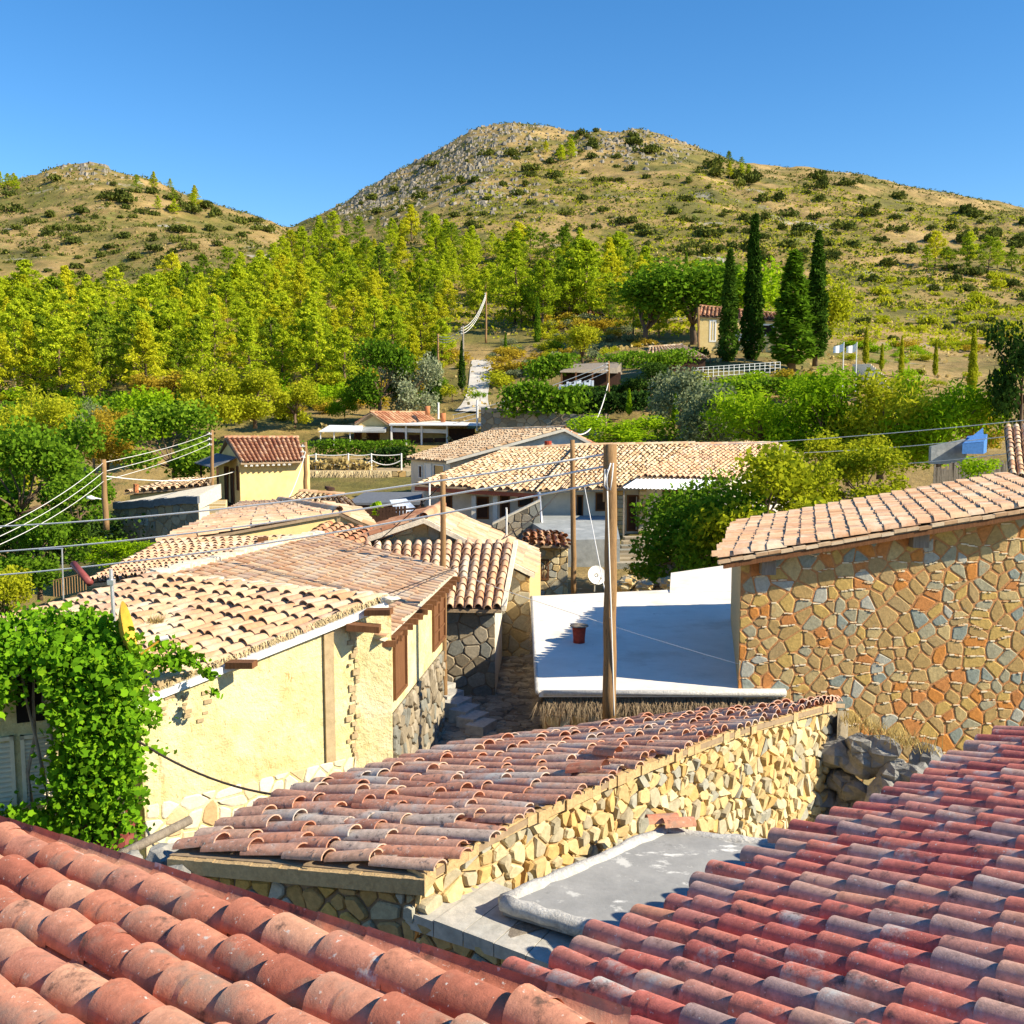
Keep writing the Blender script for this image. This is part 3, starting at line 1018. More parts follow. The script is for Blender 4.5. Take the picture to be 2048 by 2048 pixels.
# mast, dish and things on that roof
mb = MB()
p = at(230, 1275, 14.6)
mb.tube([p, p + V((-.02, 0, 1.0))], .028, 10)
mb.cbox(p + V((-.02, 0, .78)), .09, .09, .07)
solo(mb.build('antenna_mast', m_metal), 'grey metal antenna mast standing in the grape vine on the yellow house', 'mast')
def dish(name, label, c, r, nrm, m, arm=None):
    nrm = V(nrm).normalized()
    x = nrm.cross(V((0, 0, 1))).normalized()
    y = x.cross(nrm)
    c = V(c)
    d = thing(name, label, 'satellite dish', tuple(c))
    mb = MB()
    vs, fs = [tuple(c - nrm * r * .28)], []
    for i in range(1, 6):
        for k in range(24):
            a = 2 * math.pi * k / 24
            q = r * i / 5
            vs.append(tuple(c + (x * math.cos(a) + y * math.sin(a)) * q - nrm * r * .28 * (1 - (i / 5) ** 2)))
    for k in range(24):
        fs.append([0, 1 + k, 1 + (k + 1) % 24])
    for i in range(4):
        for k in range(24):
            fs.append([1 + i * 24 + k, 1 + i * 24 + (k + 1) % 24, 1 + (i + 1) * 24 + (k + 1) % 24, 1 + (i + 1) * 24 + k])
    mb.add(vs, fs)
    mb.build('reflector', m, d, True)
    mb = MB()
    mb.tube([c - y * r * .9, c - y * r * .5 + nrm * r * .9], .014, 6)
    mb.build('feed_arm', m, d)
    mb = MB()
    p = c - y * r * .5 + nrm * r * .9
    mb.tube([p - nrm * .02, p + nrm * .08], .03, 8)
    mb.build('receiver', m_paint, d)
    mb = MB()
    p = c - nrm * r * .32
    mb.tube([p + nrm * .02, p - nrm * .08, p - nrm * .10 + V((0, 0, -r * 1.6))], .022, 8)
    mb.build('mount', m_metal, d)
dish('satellite_dish', 'orange yellow satellite dish seen edge on above the grape vine', at(259, 1262, 13.0), .40, (.93, .22, .20), m_dish)
dish('satellite_dish', 'white satellite dish left of the tall pole behind the flat white roof', at(1194, 1150, 31.5), .30, (.30, -.85, .35), m_paint)
# dead weed on the roof
mb = MB()
p = at(312, 1245, 15.0)
for _ in range(160):
    d = V((random.gauss(0, 1), random.gauss(0, 1), random.uniform(.2, 1.2))).normalized()
    s = V((d.y, -d.x, 0)) * .008
    q = p + V((random.gauss(0, .06), random.gauss(0, .06), 0))
    mb.poly([q - s, q + s, q + d * random.uniform(.1, .24)])
solo(mb.build('dry_weed', L_dry), 'tuft of dry weed growing between tiles on the yellow house roof', 'weed')
# chimney block behind the ridge
h2 = thing('chimney', 'square brown chimney with cream side behind the yellow house ridge', 'chimney', tuple(at(532, 1106, 24)))
mb = MB()
mb.cbox(at(527, 1108, 24.2) + V((0, 0, -.6)), .24, .3, 1.0, .2)
mb.build('stack', m_brown, h2)
mb = MB()
mb.cbox(at(546, 1108, 24.2) + V((0, .05, -.6)), .22, .32, .98, .2)
mb.build('cream_flue', m_plaster2, h2)

# ------------------------------------------------------------------ shuttered house and grape vine, far left
h = thing('house', 'house with cream louvred shutters half hidden by the grape vine', 'house', (-7.6, 13, -7.5))
A, B = at(-60, 1500, 13.1), at(255, 1500, 13.9)
sw = Wall(A, B)
mb = MB()
ztop = at(100, 1235, 13.4).z
mb.poly([sw.p(-3, -7.6), sw.p((B - A).length, -7.6), sw.p((B - A).length, ztop - .25), sw.p(-3, ztop - .25)])
mb.build('wall', m_plaster, h)
for (u0, u1, v0_, v1_) in ((-40, 36, 1478, 1640), (40, 112, 1470, 1600)):
    r = sw.px(u0, v0_, u1, v1_)
    mb = MB()
    for q in ((r[0], r[1], r[3] - .05, r[3]), (r[0], r[1], r[2], r[2] + .05), (r[0], r[0] + .05, r[2], r[3]), (r[1] - .05, r[1], r[2], r[3])):
        sw.slab(mb, *q, 0, .06)
    nn = 16
    for i in range(nn):
        b = r[2] + .05 + (r[3] - r[2] - .1) * i / nn
        mb.box(sw.p(r[0] + .05, b, .012), sw.ux * (r[1] - r[0] - .1), sw.n * .03 + V((0, 0, -.03)), V((0, 0, .025)))
    mb.build('shutter', m_louvre, h)
r = sw.px(28, 1335, 90, 1440)
mb = MB()
sw.slab(mb, r[0], r[1], r[2], r[3], -.02, .01)
mb.build('dark_opening', m_dark, h)
mb = MB()
p = at(0, 1358, 13.0)
mb.tube([at(2, 1360, 12.9), at(36, 1348, 12.9)], .035, 10)
mb.build('drain_pipe', m_paint, h, True)
mb = MB()
for (u, v_, l) in ((212, 1645, .9), (205, 1668, 1.1), (190, 1690, 1.2)):
    p = at(u, v_, 12.6 - (v_ - 1645) * .006)
    mb.box(p + V((-.4, 0, -.1)), (l * .6, .15, 0), (0, .3, 0), (0, 0, .1))
solo(mb.build('steps', m_rustpipe), 'dark red steps under the grape vine', 'steps')
mb = MB()
p = at(247, 1560, 12.9)
mb.cbox(at(246, 1700, 12.7), .07, .07, at(246, 1530, 12.7).z - at(246, 1700, 12.7).z)
solo(mb.build('timber_post', m_wood), 'upright timber post at the corner below the grape vine', 'post')
rl = ['large pale boulder beside the long tile roof and the timber post', 'rounded grey boulder nearest the salmon foreground roof', 'grey boulder wedged under the corner of the long tile roof', 'small boulder between the grape vine steps and the long roof']
for (u, v_, d, r), lb in zip(((325, 1728, 10.6, .26), (285, 1755, 10.2, .20), (345, 1765, 9.9, .22), (262, 1722, 11.0, .14)), rl):
    mb = MB()
    rock(mb, at(u, v_, d), r)
    solo(mb.build('boulder', m_rock), lb, 'boulder', 'boulders at the left end of the long roof')
mb = MB()
p, q = at(205, 1728, 11.6), at(380, 1640, 12.6)
mb.tube([p, q], .06, 8)
solo(mb.build('timber_log', m_wood, None, True), 'long pale log lying along the base of the yellow house', 'log')

# grape vine: leaf masses over trellis and wall
def leaves(mb, C, size, shape, up=0.3, flat=None, mi=0, rnd=None, out=None):
    """one small n-gon leaf at each centre"""
    C = np.asarray(C, float)
    n = len(C)
    nr = rng.normal(size=(n, 3))
    if out is not None:
        nr = nr * (1 - flat) + np.asarray(out) * flat * 1.6
    nr[:, 2] += up
    nr /= np.linalg.norm(nr, axis=1, keepdims=True) + 1e-9
    t = rng.normal(size=(n, 3))
    t -= nr * (t * nr).sum(1, keepdims=True)
    t /= np.linalg.norm(t, axis=1, keepdims=True) + 1e-9
    b = np.cross(nr, t)
    sz = (np.asarray(size) * rng.uniform(.6, 1.3, n))[:, None, None]
    sh = np.asarray(shape, float)
    k = len(sh)
    P = C[:, None, :] + sz * (sh[None, :, 0, None] * t[:, None, :] + sh[None, :, 1, None] * b[:, None, :])
    if sh.shape[1] > 2:
        P = P + sz * sh[None, :, 2, None] * nr[:, None, :]
    mb.add(P.reshape(-1, 3), np.arange(n * k).reshape(n, k), mi, rng.random(n) if rnd is None else rnd)
LEAF5 = [(0, -.5), (.38, -.32, ), (.5, .1), (.2, .22), (0, .6), (-.2, .22), (-.5, .1), (-.38, -.32)]
def inpoly(poly, x, y):
    c = False
    n = len(poly)
    for i in range(n):
        x1, y1 = poly[i]
        x2, y2 = poly[(i + 1) % n]
        if (y1 > y) != (y2 > y) and x < (x2 - x1) * (y - y1) / (y2 - y1) + x1:
            c = not c
    return c
vine = thing('grape_vine', 'dense leafy grape vine climbing over the left house and yellow roof corner', 'vine', tuple(at(150, 1690, 12.8)))
# clumps hanging from a trellis: (u, v, depth, ru, rv)
cl = []
polyv = [(-60, 1248), (40, 1240), (140, 1232), (215, 1240), (255, 1285), (290, 1330), (262, 1400), (268, 1500), (262, 1600), (240, 1680), (205, 1700), (180, 1690), (120, 1600), (118, 1450), (105, 1380), (95, 1325), (20, 1322), (5, 1420), (-60, 1420)]
hole = [(22, 1335), (85, 1325), (100, 1440), (30, 1440)]
polyb = [(-60, 1650), (60, 1625), (150, 1600), (220, 1640), (190, 1700), (150, 1700), (60, 1660), (-60, 1680)]
pts = []
cnum = 0
while cnum < 520:
    u, v_ = random.uniform(-60, 300), random.uniform(1225, 1710)
    a = inpoly(polyv, u, v_) and not inpoly(hole, u, v_)
    b = inpoly(polyb, u, v_) and random.random() < .55
    if not (a or b):
        continue
    cnum += 1
    # upper part lies on the trellis and roof, lower part hangs
    dep = 13.0 + random.uniform(-.55, .25) - (.25 * math.sin((v_ - 1240) / 460 * math.pi)) + (1320 - v_) / 100 * .9 * (v_ < 1320)
    c = at(u, v_, dep)
    for _ in range(30):
        pts.append((c.x + random.gauss(0, .11), c.y + random.gauss(0, .13), c.z + random.gauss(0, .10)))
for (u, v_, d, n, s) in ((310, 1320, 13.7, 130, .16), (350, 1318, 13.9, 130, .14), (385, 1318, 14.0, 70, .10), (418, 1350, 13.85, 30, .06), (430, 1385, 13.8, 22, .05), (300, 1440, 13.2, 45, .13), (320, 1500, 13.4, 22, .08), (285, 1650, 12.9, 26, .07), (270, 1600, 12.8, 26, .08), (330, 1290, 14.2, 60, .1), (300, 1400, 13.2, 30, .1)):
    c = at(u, v_, d)
    for _ in range(n):
        pts.append((c.x + random.gauss(0, s), c.y + random.gauss(0, s * .6), c.z + random.gauss(0, s * .6)))
mb = MB()
leaves(mb, pts, rng.uniform(.05, .105, len(pts)), [(x, y) for x, y in LEAF5], .2, .35, out=[.35, -.75, .45])
mb.build('foliage', L_vine, vine)
mb = MB()
for k in range(7):
    a = at(60 + 30 * k, 1690, 13.2)
    pp = [a]
    for i in range(6):
        pp.append(pp[-1] + V((random.uniform(-.1, .14), random.uniform(-.06, .06), .5)))
    mb.tube(pp, [.03, .028, .025, .022, .018, .014, .01], 6)
mb.build('stem', m_bark_grey, vine, True)

# alley
mb = MB()
for _ in range(900):
    u, v_ = random.uniform(835, 1075), random.uniform(1285, 1510)
    p = atz(u, v_, -6.75)
    if not (-2.2 < p.x < .7 and 16 < p.y < 29):
        continue
    n = random.randint(5, 7)
    r = random.uniform(.10, .24)
    a0 = random.uniform(0, 6)
    z = random.uniform(.02, .07)
    ring = [V((p.x + r * random.uniform(.8, 1.1) * math.cos(a0 + 2 * math.pi * k / n), p.y + .8 * r * math.sin(a0 + 2 * math.pi * k / n), -6.75)) for k in range(n)]
    top = [V((p.x + (q.x - p.x) * .8, p.y + (q.y - p.y) * .8, -6.75 + z)) for q in ring]
    vs = [tuple(q) for q in ring + top]
    fs = [[k, (k + 1) % n, n + (k + 1) % n, n + k] for k in range(n)] + [[n + k for k in range(n)]]
    mb.add(vs, fs, 0, random.random())
mb.poly([(-2.6, 14, -6.76), (1.2, 14, -6.76), (1.4, 31, -6.76), (-2.6, 31, -6.76)], 1)
struct(mb.build('cobbled_lane', [m_cobble, m_mortar3]))
st = thing('stone_steps', 'grey flagstone steps climbing left beside the cobbled lane', 'steps', tuple(atz(940, 1430, -6.75)))
for i in range(6):
    p = at(962 - i * 16.5, 1444 - i * 15, 20.6 + i * .35)
    mb = MB()
    mb.cbox((p.x, p.y, -6.75), .42, .62, max(.06, p.z + 6.75), -.5 + random.uniform(-.1, .1), 0)
    mb.build('step', m_flag, st)

# rubble bank between the long roof and the right house
mb = MB()
for _ in range(60):
    t = random.random()
    c = at(1672, 1455, 15.6).lerp(at(1850, 1520, 14.6), t)
    rock(mb, c + V((random.gauss(0, .2), random.gauss(0, .2), random.uniform(-1.6, .05) - .1)), random.uniform(.14, .32), (1, 1, .8))
solo(mb.build('stone_wall', m_rock), 'tumbled dark boulder wall between the long roof and the right stone house', 'wall')
mb = MB()
for _ in range(500):
    t = random.random()
    c = at(1690, 1440, 15.5).lerp(at(1860, 1505, 14.6), t) + V((random.gauss(0, .12), random.gauss(0, .12), 0))
    d = V((random.gauss(0, .6), random.gauss(0, .6), 1)).normalized()
    s = V((d.y + .01, -d.x, 0)).normalized() * .007
    mb.poly([c - s, c + s, c + d * random.uniform(.1, .32)])
solo(mb.build('dry_grass', L_dry), 'dry straw grass on the tumbled boulders by the right house', 'grass')
# ------------------------------------------------------------------ MIDDLE DISTANCE ROOFS AND HOUSES
def body(h, U0, U1, L0, L1, zb, m, inset=.25, drop=.14, name='wall'):
    c = (U0 + U1 + L0 + L1) / 4
    pts = []
    for p in (U0, U1, L1, L0):
        d = V((c.x - p.x, c.y - p.y, 0))
        pts.append(p + d.normalized() * inset + V((0, 0, -drop)))
    mb = MB()
    mb.walls(pts, zb, 0)
    mb.build(name, m, h)
    return pts
def troof(h, U0, U1, L0, L1, w, tl, m, seg=5, cap=True, name='tile_roof', thick=0, jit=1.0, stag=.12, capm=None):
    mb = MB()
    tiles(mb, [U0, U1], [L0, L1], w, tl, seg=seg, thick=thick, jit=jit, stag=stag, chan=False)
    if cap:
        ridge(mb, U0 + V((0, 0, .02)), U1 + V((0, 0, .02)), .13, .4, 6)
    return mb.build(name, [m, m_deck], h, True)

# stone gable house with golden walls
h = thing('stone_house', 'golden stone gable house behind the ribbed lean-to roof', 'house', (-1.9, 28.5, -7))
ap, apf = at(848, 1036, 26.8), at(884, 1012, 31)
er, erf = at(1069, 1146, 26.8), at(1078, 1101, 31.4)
el, elf = at(684, 1091, 26.8), at(735, 1058, 31)
mb = MB()
A, B = V((el.x + .3, 27.1, 0)), V((er.x - .12, 27.1, 0))
stones(mb, A, B, -7.2, el.z - .22, er.z - .2, .36, .28, .014, .03, mid=((ap.x - A.x) / (B.x - A.x), ap.z - .14), drop=.25, zlo=-6.9, rough=.5)
mb.build('front_wall', [m_mortar2, m_stone_gold], h)
mb = MB()
mb.walls([V((B.x, 27.15, er.z - .18)), V((B.x + .4, 31, erf.z - .18)), V((A.x + .5, 31, elf.z - .18)), V((A.x, 27.15, el.z - .2))], -7.2, 0, closed=False)
mb.build('rear_wall', m_stone_gold, h)
mb = MB()
tiles(mb, [ap, apf], [er, erf], .28, .4, seg=4, thick=0, chan=False, hh=.45)
mb.build('right_roof', [m_tile_cream, m_deck], h, True)
mb = MB()
tiles(mb, [ap, apf], [el, elf], .26, .4, seg=5, thick=0, chan=False)
ridge(mb, ap, apf, .14, .4, 6)
mb.build('left_roof', [m_tile_brown, m_deck], h, True)
mb = MB()
for a, b in ((el, ap), (ap, er)):
    n = 22
    d = (b - a) / n
    for i in range(n):
        mb.box(a + d * i + V((0, -.10, -.13)), d * .99, (0, .12, 0), (0, 0, .13 + random.uniform(0, .012)))
mb.build('verge', m_mortar_pale, h)

# ribbed lean-to in front of it
h = thing('lean_to', 'lean-to with strongly ribbed tile roof falling towards the lane', 'lean-to', (-1.7, 25, -7))
U0, U1, L0, L1 = at(665, 1090, 26.6), at(1028, 1085, 26.6), at(662, 1212, 22.7), at(1003, 1218, 22.9)
mb = MB()
tiles(mb, [U0, U1], [L0, L1], .235, .37, seg=8, thick=.012, stag=.06, jit=.7, hh=1.25)
mb.build('tile_roof', [m_tile_cream, m_deck], h, True)
mb = MB()
d = (L1 - U1) / 14
for i in range(14):
    mb.box(U1 + d * i + V((.0, 0, -.05)), d * .98, (.10, 0, 0), (0, 0, .12))
mb.build('verge', m_mortar_pale, h)
mb = MB()
A, B = at(835, 1225, 23.2), at(990, 1225, 23.2)
stones(mb, A, B, -7.2, L0.z - .1, L1.z - .1, .34, .24, .012, .03, drop=.2, rough=.5)
mb.build('front_wall', [m_mortar3, m_stone_dark], h)
mb = MB()
B2 = at(1004, 1200, 26.9)
mb.poly([(B.x, B.y, -7.2), (B2.x, B2.y, -7.2), (B2.x, B2.y, U1.z - .1), (B.x, B.y, L1.z - .08)])
mb.build('side_wall', m_plaster_cream, h)

# small roof and yellow gable behind the big yellow house
h = thing('house', 'pale yellow gabled house with finely dotted tile roof beyond the big yellow house', 'house', (-5.5, 30, -8))
U0, U1, L0, L1 = at(678, 1024, 28.6), at(560, 1003, 35), at(318, 1088, 26.6), at(488, 1008, 37.5)
troof(h, U0, U1, L0, L1, .24, .33, m_tile_cream, 6, thick=.012, jit=1.6)
pts = body(h, U0, U1, L0, L1, -9.5, m_plaster2, .12, .1)
e2 = at(752, 1058, 28.6)
mb = MB()
q = [U0 + V((.02, .1, -.12)), e2 + V((0, .1, -.12)), V((e2.x, e2.y + .1, -6)), V((U0.x, U0.y + .1, -6))]
mb.poly(q)
mb.build('gable_wall', m_plaster2, h)
troof(h, U0, at(640, 1006, 34), e2, at(720, 1020, 34), .26, .36, m_tile_tan, 5, False, 'right_roof')
h = thing('lean_to', 'small brown tile roof tucked under the pale yellow gable', 'lean-to', (-5, 27, -7))
U0, U1, L0, L1 = at(650, 1047, 28.3), at(772, 1064, 28.3), at(590, 1082, 25.4), at(706, 1096, 25.6)
troof(h, U0, U1, L0, L1, .26, .36, m_tile_brown, 5, False)
body(h, U0, U1, L0, L1, -7.2, m_plaster2, .2)

# diagonal ribbed roof behind the white ridge
h = thing('house', 'house with diagonal ribbed tile roof between white ridge and left trees', 'house', (-7, 22, -8))
U0, U1, L0, L1 = at(330, 1083, 26.2), at(610, 1076, 25.2), at(178, 1165, 22.4), at(318, 1153, 19.9)
mb = MB()
tiles(mb, [U0, U1], [L0, L1], .235, .36, seg=7, thick=.012, stag=.06, jit=.6, hh=1.2)
mb.build('tile_roof', [m_tile_cream, m_deck], h, True)
body(h, U0, U1, L0, L1, -9.5, m_plaster2, .2)

# grey stone house with flat dark roof
h = thing('stone_house', 'grey stone house with dark flat roof edge and barred window at left', 'house', (-16, 49, -11))
A, B, C = at(228, 1010, 46), at(397, 1000, 43.5), at(418, 993, 47)
zt = (at(228, 1006, 46).z, at(397, 992, 43.5).z)
mb = MB()
stones(mb, A, B, -11, zt[0] - .25, zt[1] - .3, .45, .32, .02, .03, drop=.2, rough=.5)
mb.build('front_wall', [m_mortar3, m_stone_dark], h)
gw_ = Wall(A, B)
mb = MB()
mb.poly([(B.x, B.y, -11), (C.x, C.y, -11), (C.x, C.y, zt[1] - .2), (B.x, B.y, zt[1] - .25)])
mb.build('side_wall', m_plaster_cream, h)
mb = MB()
D = at(270, 985, 52)
a0, b0_ = V((A.x, A.y, zt[0])), V((B.x, B.y, zt[1]))
c0, d0 = V((C.x, C.y + 2, zt[1] + .1)), V((A.x + 2, A.y + 6, zt[0] + .1))
mb.walls([a0, b0_, c0, d0], zt[0] - .05, 0)
mb.build('roof_slab', m_mortar_pale, h)
mb = MB()
n = 16
for i in range(n):
    p, q = a0.lerp(b0_, i / n), a0.lerp(b0_, (i + 1) / n)
    mb.box(p + V((0, -.16, -.30 + random.uniform(-.04, .04))), q - p, (0, .35, 0), (0, 0, .31))
mb.build('roof_edge', m_tarp, h)
opening(gw_, h, gw_.px(281, 1034, 297, 1051), 'window', m_bluegrey, m_dark, .07, (3, 0), pane='pane')
h = thing('house', 'low cream house with thin broken tile roof behind the grey stone house', 'house', (-17.5, 55, -10))
U0, U1, L0, L1 = at(352, 958, 57), at(424, 955, 57), at(248, 986, 53), at(418, 972, 53)
troof(h, U0, U1, L0, L1, .3, .4, m_tile_tan, 4, False)
body(h, U0, U1, L0, L1, -10, m_plaster2, .3)
mb = MB()
mb.tube([at(272, 985, 52.5), at(272, 968, 52.5)], .14, 8)
mb.build('chimney', m_pot, h)

# yellow balcony house
h = thing('house', 'small yellow house with ribbed red tile roof and dark balcony', 'house', (-14, 61, -9))
rl_, rr = at(450, 876, 61), at(597, 876, 63.6)
el_, er_ = at(482, 926, 58), at(612, 922, 60.6)
mb = MB()
tiles(mb, [rl_, rr], [el_, er_], .30, .42, seg=6, thick=.0, chan=False, hh=1.2, jit=.6, stag=.05)
ridge(mb, rl_, rr, .12, .4, 6)
bl_, br_ = at(430, 925, 65.5), at(590, 915, 65.5)
tiles(mb, [rr, rl_], [br_, bl_], .4, .5, seg=4, thick=0, chan=False)
mb.build('tile_roof', [m_tile_brown, m_deck], h, True)
A, B = at(480, 960, 58.6), at(604, 955, 61.1)
Cw = at(436, 940, 64)
zt = el_.z - .05
mb = MB()
mb.poly([(A.x, A.y, -9.5), (B.x, B.y, -9.5), (B.x, B.y, zt), (A.x, A.y, zt)])
mid_ = V((rl_.x + .25, 61.2, rl_.z - .12))
mb.poly([(A.x, A.y, -9.5), (Cw.x, Cw.y, -9.5), (Cw.x, Cw.y, zt - .1), mid_, (A.x, A.y, zt)])
mb.poly([(B.x, B.y, -9.5), (B.x - .5, 66, -9.5), (B.x - .5, 66, zt), (rr.x - .3, 63.6, rl_.z - .1), (B.x, B.y, zt)])
mb.build('wall', m_plaster2, h)
mb = MB()
for i in range(9):
    p = el_.lerp(er_, (i + .5) / 12)
    mb.box(p + V((0, .1, -.22)), (.12, 0, 0), (0, .5, 0), (0, 0, .14))
mb.build('beam_ends', m_paint, h)
bw = Wall(A, Cw)
bw.n = -bw.n if bw.n.x > 0 else bw.n
Lb = (V((Cw.x, Cw.y, 0)) - V((A.x, A.y, 0))).length
zf = at(455, 1002, 62).z
bal = MB()
bal.box(bw.p(.9, zf - .12, 0), bw.ux * (Lb - .9), bw.n * 1.1, (0, 0, .12))
balo = bal.build('balcony', m_darkwood, h)
mb = MB()
for a in (.95, 2.6, Lb - .1):
    mb.box(bw.p(a, zf, 1.0), bw.ux * .1, bw.n * .1, (0, 0, 2.25))
mb.build('post', m_darkwood, balo)
mb = MB()
mb.box(bw.p(.95, zf + .95, 1.02), bw.ux * (Lb - 1), bw.n * .06, (0, 0, .07))
mb.box(bw.p(.95, zf + .06, 1.02), bw.ux * (Lb - 1), bw.n * .06, (0, 0, .05))
n = 9
for i in range(n):
    a0_, a1_ = .95 + (Lb - 1) * i / n, .95 + (Lb - 1) * (i + 1) / n
    for s, e in (((a0_, .1), (a1_, .95)), ((a1_, .1), (a0_, .95))):
        mb.tube([bw.p(s[0], zf + s[1], 1.05), bw.p(e[0], zf + e[1], 1.05)], .022, 4)
mb.build('railing', m_darkwood, balo)
mb = MB()
mb.box(bw.p(.7, zf + 2.75, 0), bw.ux * (Lb - .5), bw.n * 1.4 + V((0, 0, -.55)), (0, 0, .06))
mb.build('balcony_roof', m_tarp, balo)
opening(bw, h, (.25, .75, zf + .9, zf + 2.3), 'window', m_brown, m_darkwood, .05, pane='shutter_panel')
opening(bw, h, (1.5, 2.4, zf + .02, zf + 2.1), 'door', m_brown, m_darkwood, .07, pane='door_panel')
opening(bw, h, (3.3, 4.1, zf + .02, zf + 2.1), 'door', m_brown, m_darkwood, .07, pane='door_panel')
# steps beside it
st = thing('stone_steps', 'rough stone steps beside the yellow balcony house', 'steps', tuple(at(422, 1030, 52)))
for i in range(6):
    p = at(424 + i * 1.5, 1033 - i * 6.5, 50 + i * .7)
    mb = MB()
    mb.cbox((p.x, p.y, p.z - .6), 1.1, .5, .6, .15)
    mb.build('step', m_stone_gold, st)

# restaurant with awnings
h = thing('restaurant', 'long low restaurant with flat white canopy, awnings and tiled gable', 'restaurant', (-9, 95, -5))
apx, rg = at(741, 825, 95), at(852, 826, 99)
l_, r_ = at(709, 848, 95), at(779, 851, 95)
rre = at(872, 840, 99)
troof(h, apx, rg, r_, rre, .36, .5, m_tile_brown, 4)
troof(h, rg, apx, at(830, 836, 103), l_, .4, .6, m_tile_brown, 4, False, 'rear_roof')
mb = MB()
zb = -5.2
fw_ = Wall(V((l_.x, 95.4, 0)), V((at(990, 860, 95.4).x, 95.4, 0)))
ll, rr_ = V((l_.x + .3, 95.4, l_.z)), V((r_.x - .1, 95.4, r_.z))
mb.poly([(ll.x, ll.y, zb), (rr_.x, rr_.y, zb), rr_, V((apx.x, 95.4, apx.z - .15)), ll])
xe = at(935, 860, 95.4).x
mb.poly([(rr_.x, rr_.y + .1, zb), (xe, 95.5, zb), (xe, 95.5, r_.z), (rr_.x, rr_.y + .1, r_.z)])
mb.build('wall', m_plaster2, h)
for (u0, u1) in ((708, 724), (733, 760)):
    opening(fw_, h, fw_.px(u0, 864, u1, 897), 'door', m_brown, m_darkwood, .12, pane='door_panel')
mb = MB()
c0, c1 = at(778, 848, 93.2), at(992, 853, 91.5)
mb.walls([c0, c1, at(975, 846, 97), at(870, 842, 99), at(782, 845, 97)], c0.z - .14, 0)
mb.build('canopy', m_paint, h)
mb = MB()
for u in (783, 812, 843, 894):
    p = at(u, 853, 93.4)
    mb = MB()
    mb.cbox((p.x, p.y, zb), .16, .16, p.z - zb + .05)
    mb.build('post', m_paint, h)
mb = MB()
a, b = at(783, 856, 93.5), at(895, 859, 93.5)
mb.box(a + V((0, 0, -.35)), b - a, (0, .1, 0), (0, 0, .35))
mb.build('beam', m_paint, h)
mb = MB()
for (u0, u1, z0_, z1_) in ((786, 809, 895, 858), (817, 839, 895, 870), (847, 866, 893, 876), (869, 891, 893, 876), (898, 950, 895, 857)):
    p, q = at(u0, z0_, 94.2), at(u1, z1_, 94.2)
    mb = MB()
    mb.box((p.x, 94.2, p.z), (q.x - p.x, 0, 0), (0, .06, 0), (0, 0, q.z - p.z))
    mb.build('panel', m_darkwood, h)
for k, (u0, v0_, u1, v1_, dr) in enumerate(((637, 863, 722, 850, .5), (706, 864, 770, 853, .5))):
    mb = MB()
    p, q = at(u0, v0_, 91.6), at(u1, v0_ - 3, 91.6)
    p2, q2 = at(u0 + 22, v1_, 95.2), at(u1 + 4, v1_ + 1, 95.2)
    mb.walls([p, q, q2, p2], min(p.z, q.z) - .05, 0)
    mb.build('awning', m_sheet if k == 0 else m_bluegrey, h)
mb = MB()
for u in (641, 668, 700):
    p = at(u, 864, 91.8)
    mb = MB()
    mb.cbox((p.x, p.y, zb), .09, .09, p.z - zb)
    mb.build('awning_post', m_paint, h)
for (u, v0_, v1_) in ((886, 842, 826), (855, 828, 812)):
    mb = MB()
    mb.tube([at(u, v0_ + 2, 97), at(u, v1_, 97)], [.22, .26], 10)
    mb.build('chimney', m_pot, h, True)
# tables and chairs under the awning
proto = None
for i, (u, v_) in enumerate(((662, 893), (690, 896), (722, 894), (738, 892))):
    p = at(u, v_ + 6, 91)
    lb = ['white cafe table at the left end under the restaurant awning', 'white cafe table under the middle of the restaurant awning', 'white cafe table before the restaurant door', 'white cafe table by the yellow restaurant wall'][i]
    t = thing('cafe_table', lb, 'table', (p.x, p.y, -5.0), 'cafe tables under the restaurant awning')
    for nm, mk in (('table_top', 0), ('leg', 1)):
        if i == 0:
            mb = MB()
            if mk == 0:
                mb.cbox((p.x, p.y, -4.27), 1.0, .8, .05)
            else:
                mb.tube([(p.x, p.y, -5.0), (p.x, p.y, -4.27)], [.2, .05], 6)
            o = mb.build(nm, m_paint, t)
            if proto is None:
                proto = []
            proto.append((o, p.copy()))
        else:
            o, p0 = proto[mk]
            c_ = o.copy()
            COL.objects.link(c_)
            c_.parent = t
            c_.matrix_parent_inverse = Matrix.Translation(V((-p0.x, -p0.y, 5.0)))

# terrace with rope fence
mb = MB()
A, B = at(600, 950, 72), at(850, 945, 72)
zt = at(700, 942, 72).z
h = thing('retaining_wall', 'pale earth retaining wall of the rope fenced terrace', 'wall', (at(720, 960, 72).x, 72, -8))
stones(mb, A, B, -9, zt, zt, .5, .35, .02, .04, drop=.2, rough=.5)
mb.build('masonry', [m_mortar2, m_stone_gold], h)
mb = MB()
mb.walls([V((A.x, 72, zt)), V((B.x, 72, zt)), V((B.x + 1, 86, zt + .2)), V((A.x - 1, 86, zt + .2))], zt - .4, 0)
mb.build('terrace_top', m_wall_straw, h)
mb = MB()
fringe(mb, V((A.x, 71.9, zt)), V((at(780, 950, 72).x, 71.9, zt)), 1500, .9, (0, -1, .1), .07, 1.1)
mb.build('straw_fringe', m_thatch_sun, h)
fence = thing('rope_fence', 'white post and rope fence along the terrace edge', 'fence', (at(700, 930, 73).x, 73, zt))
prev = None
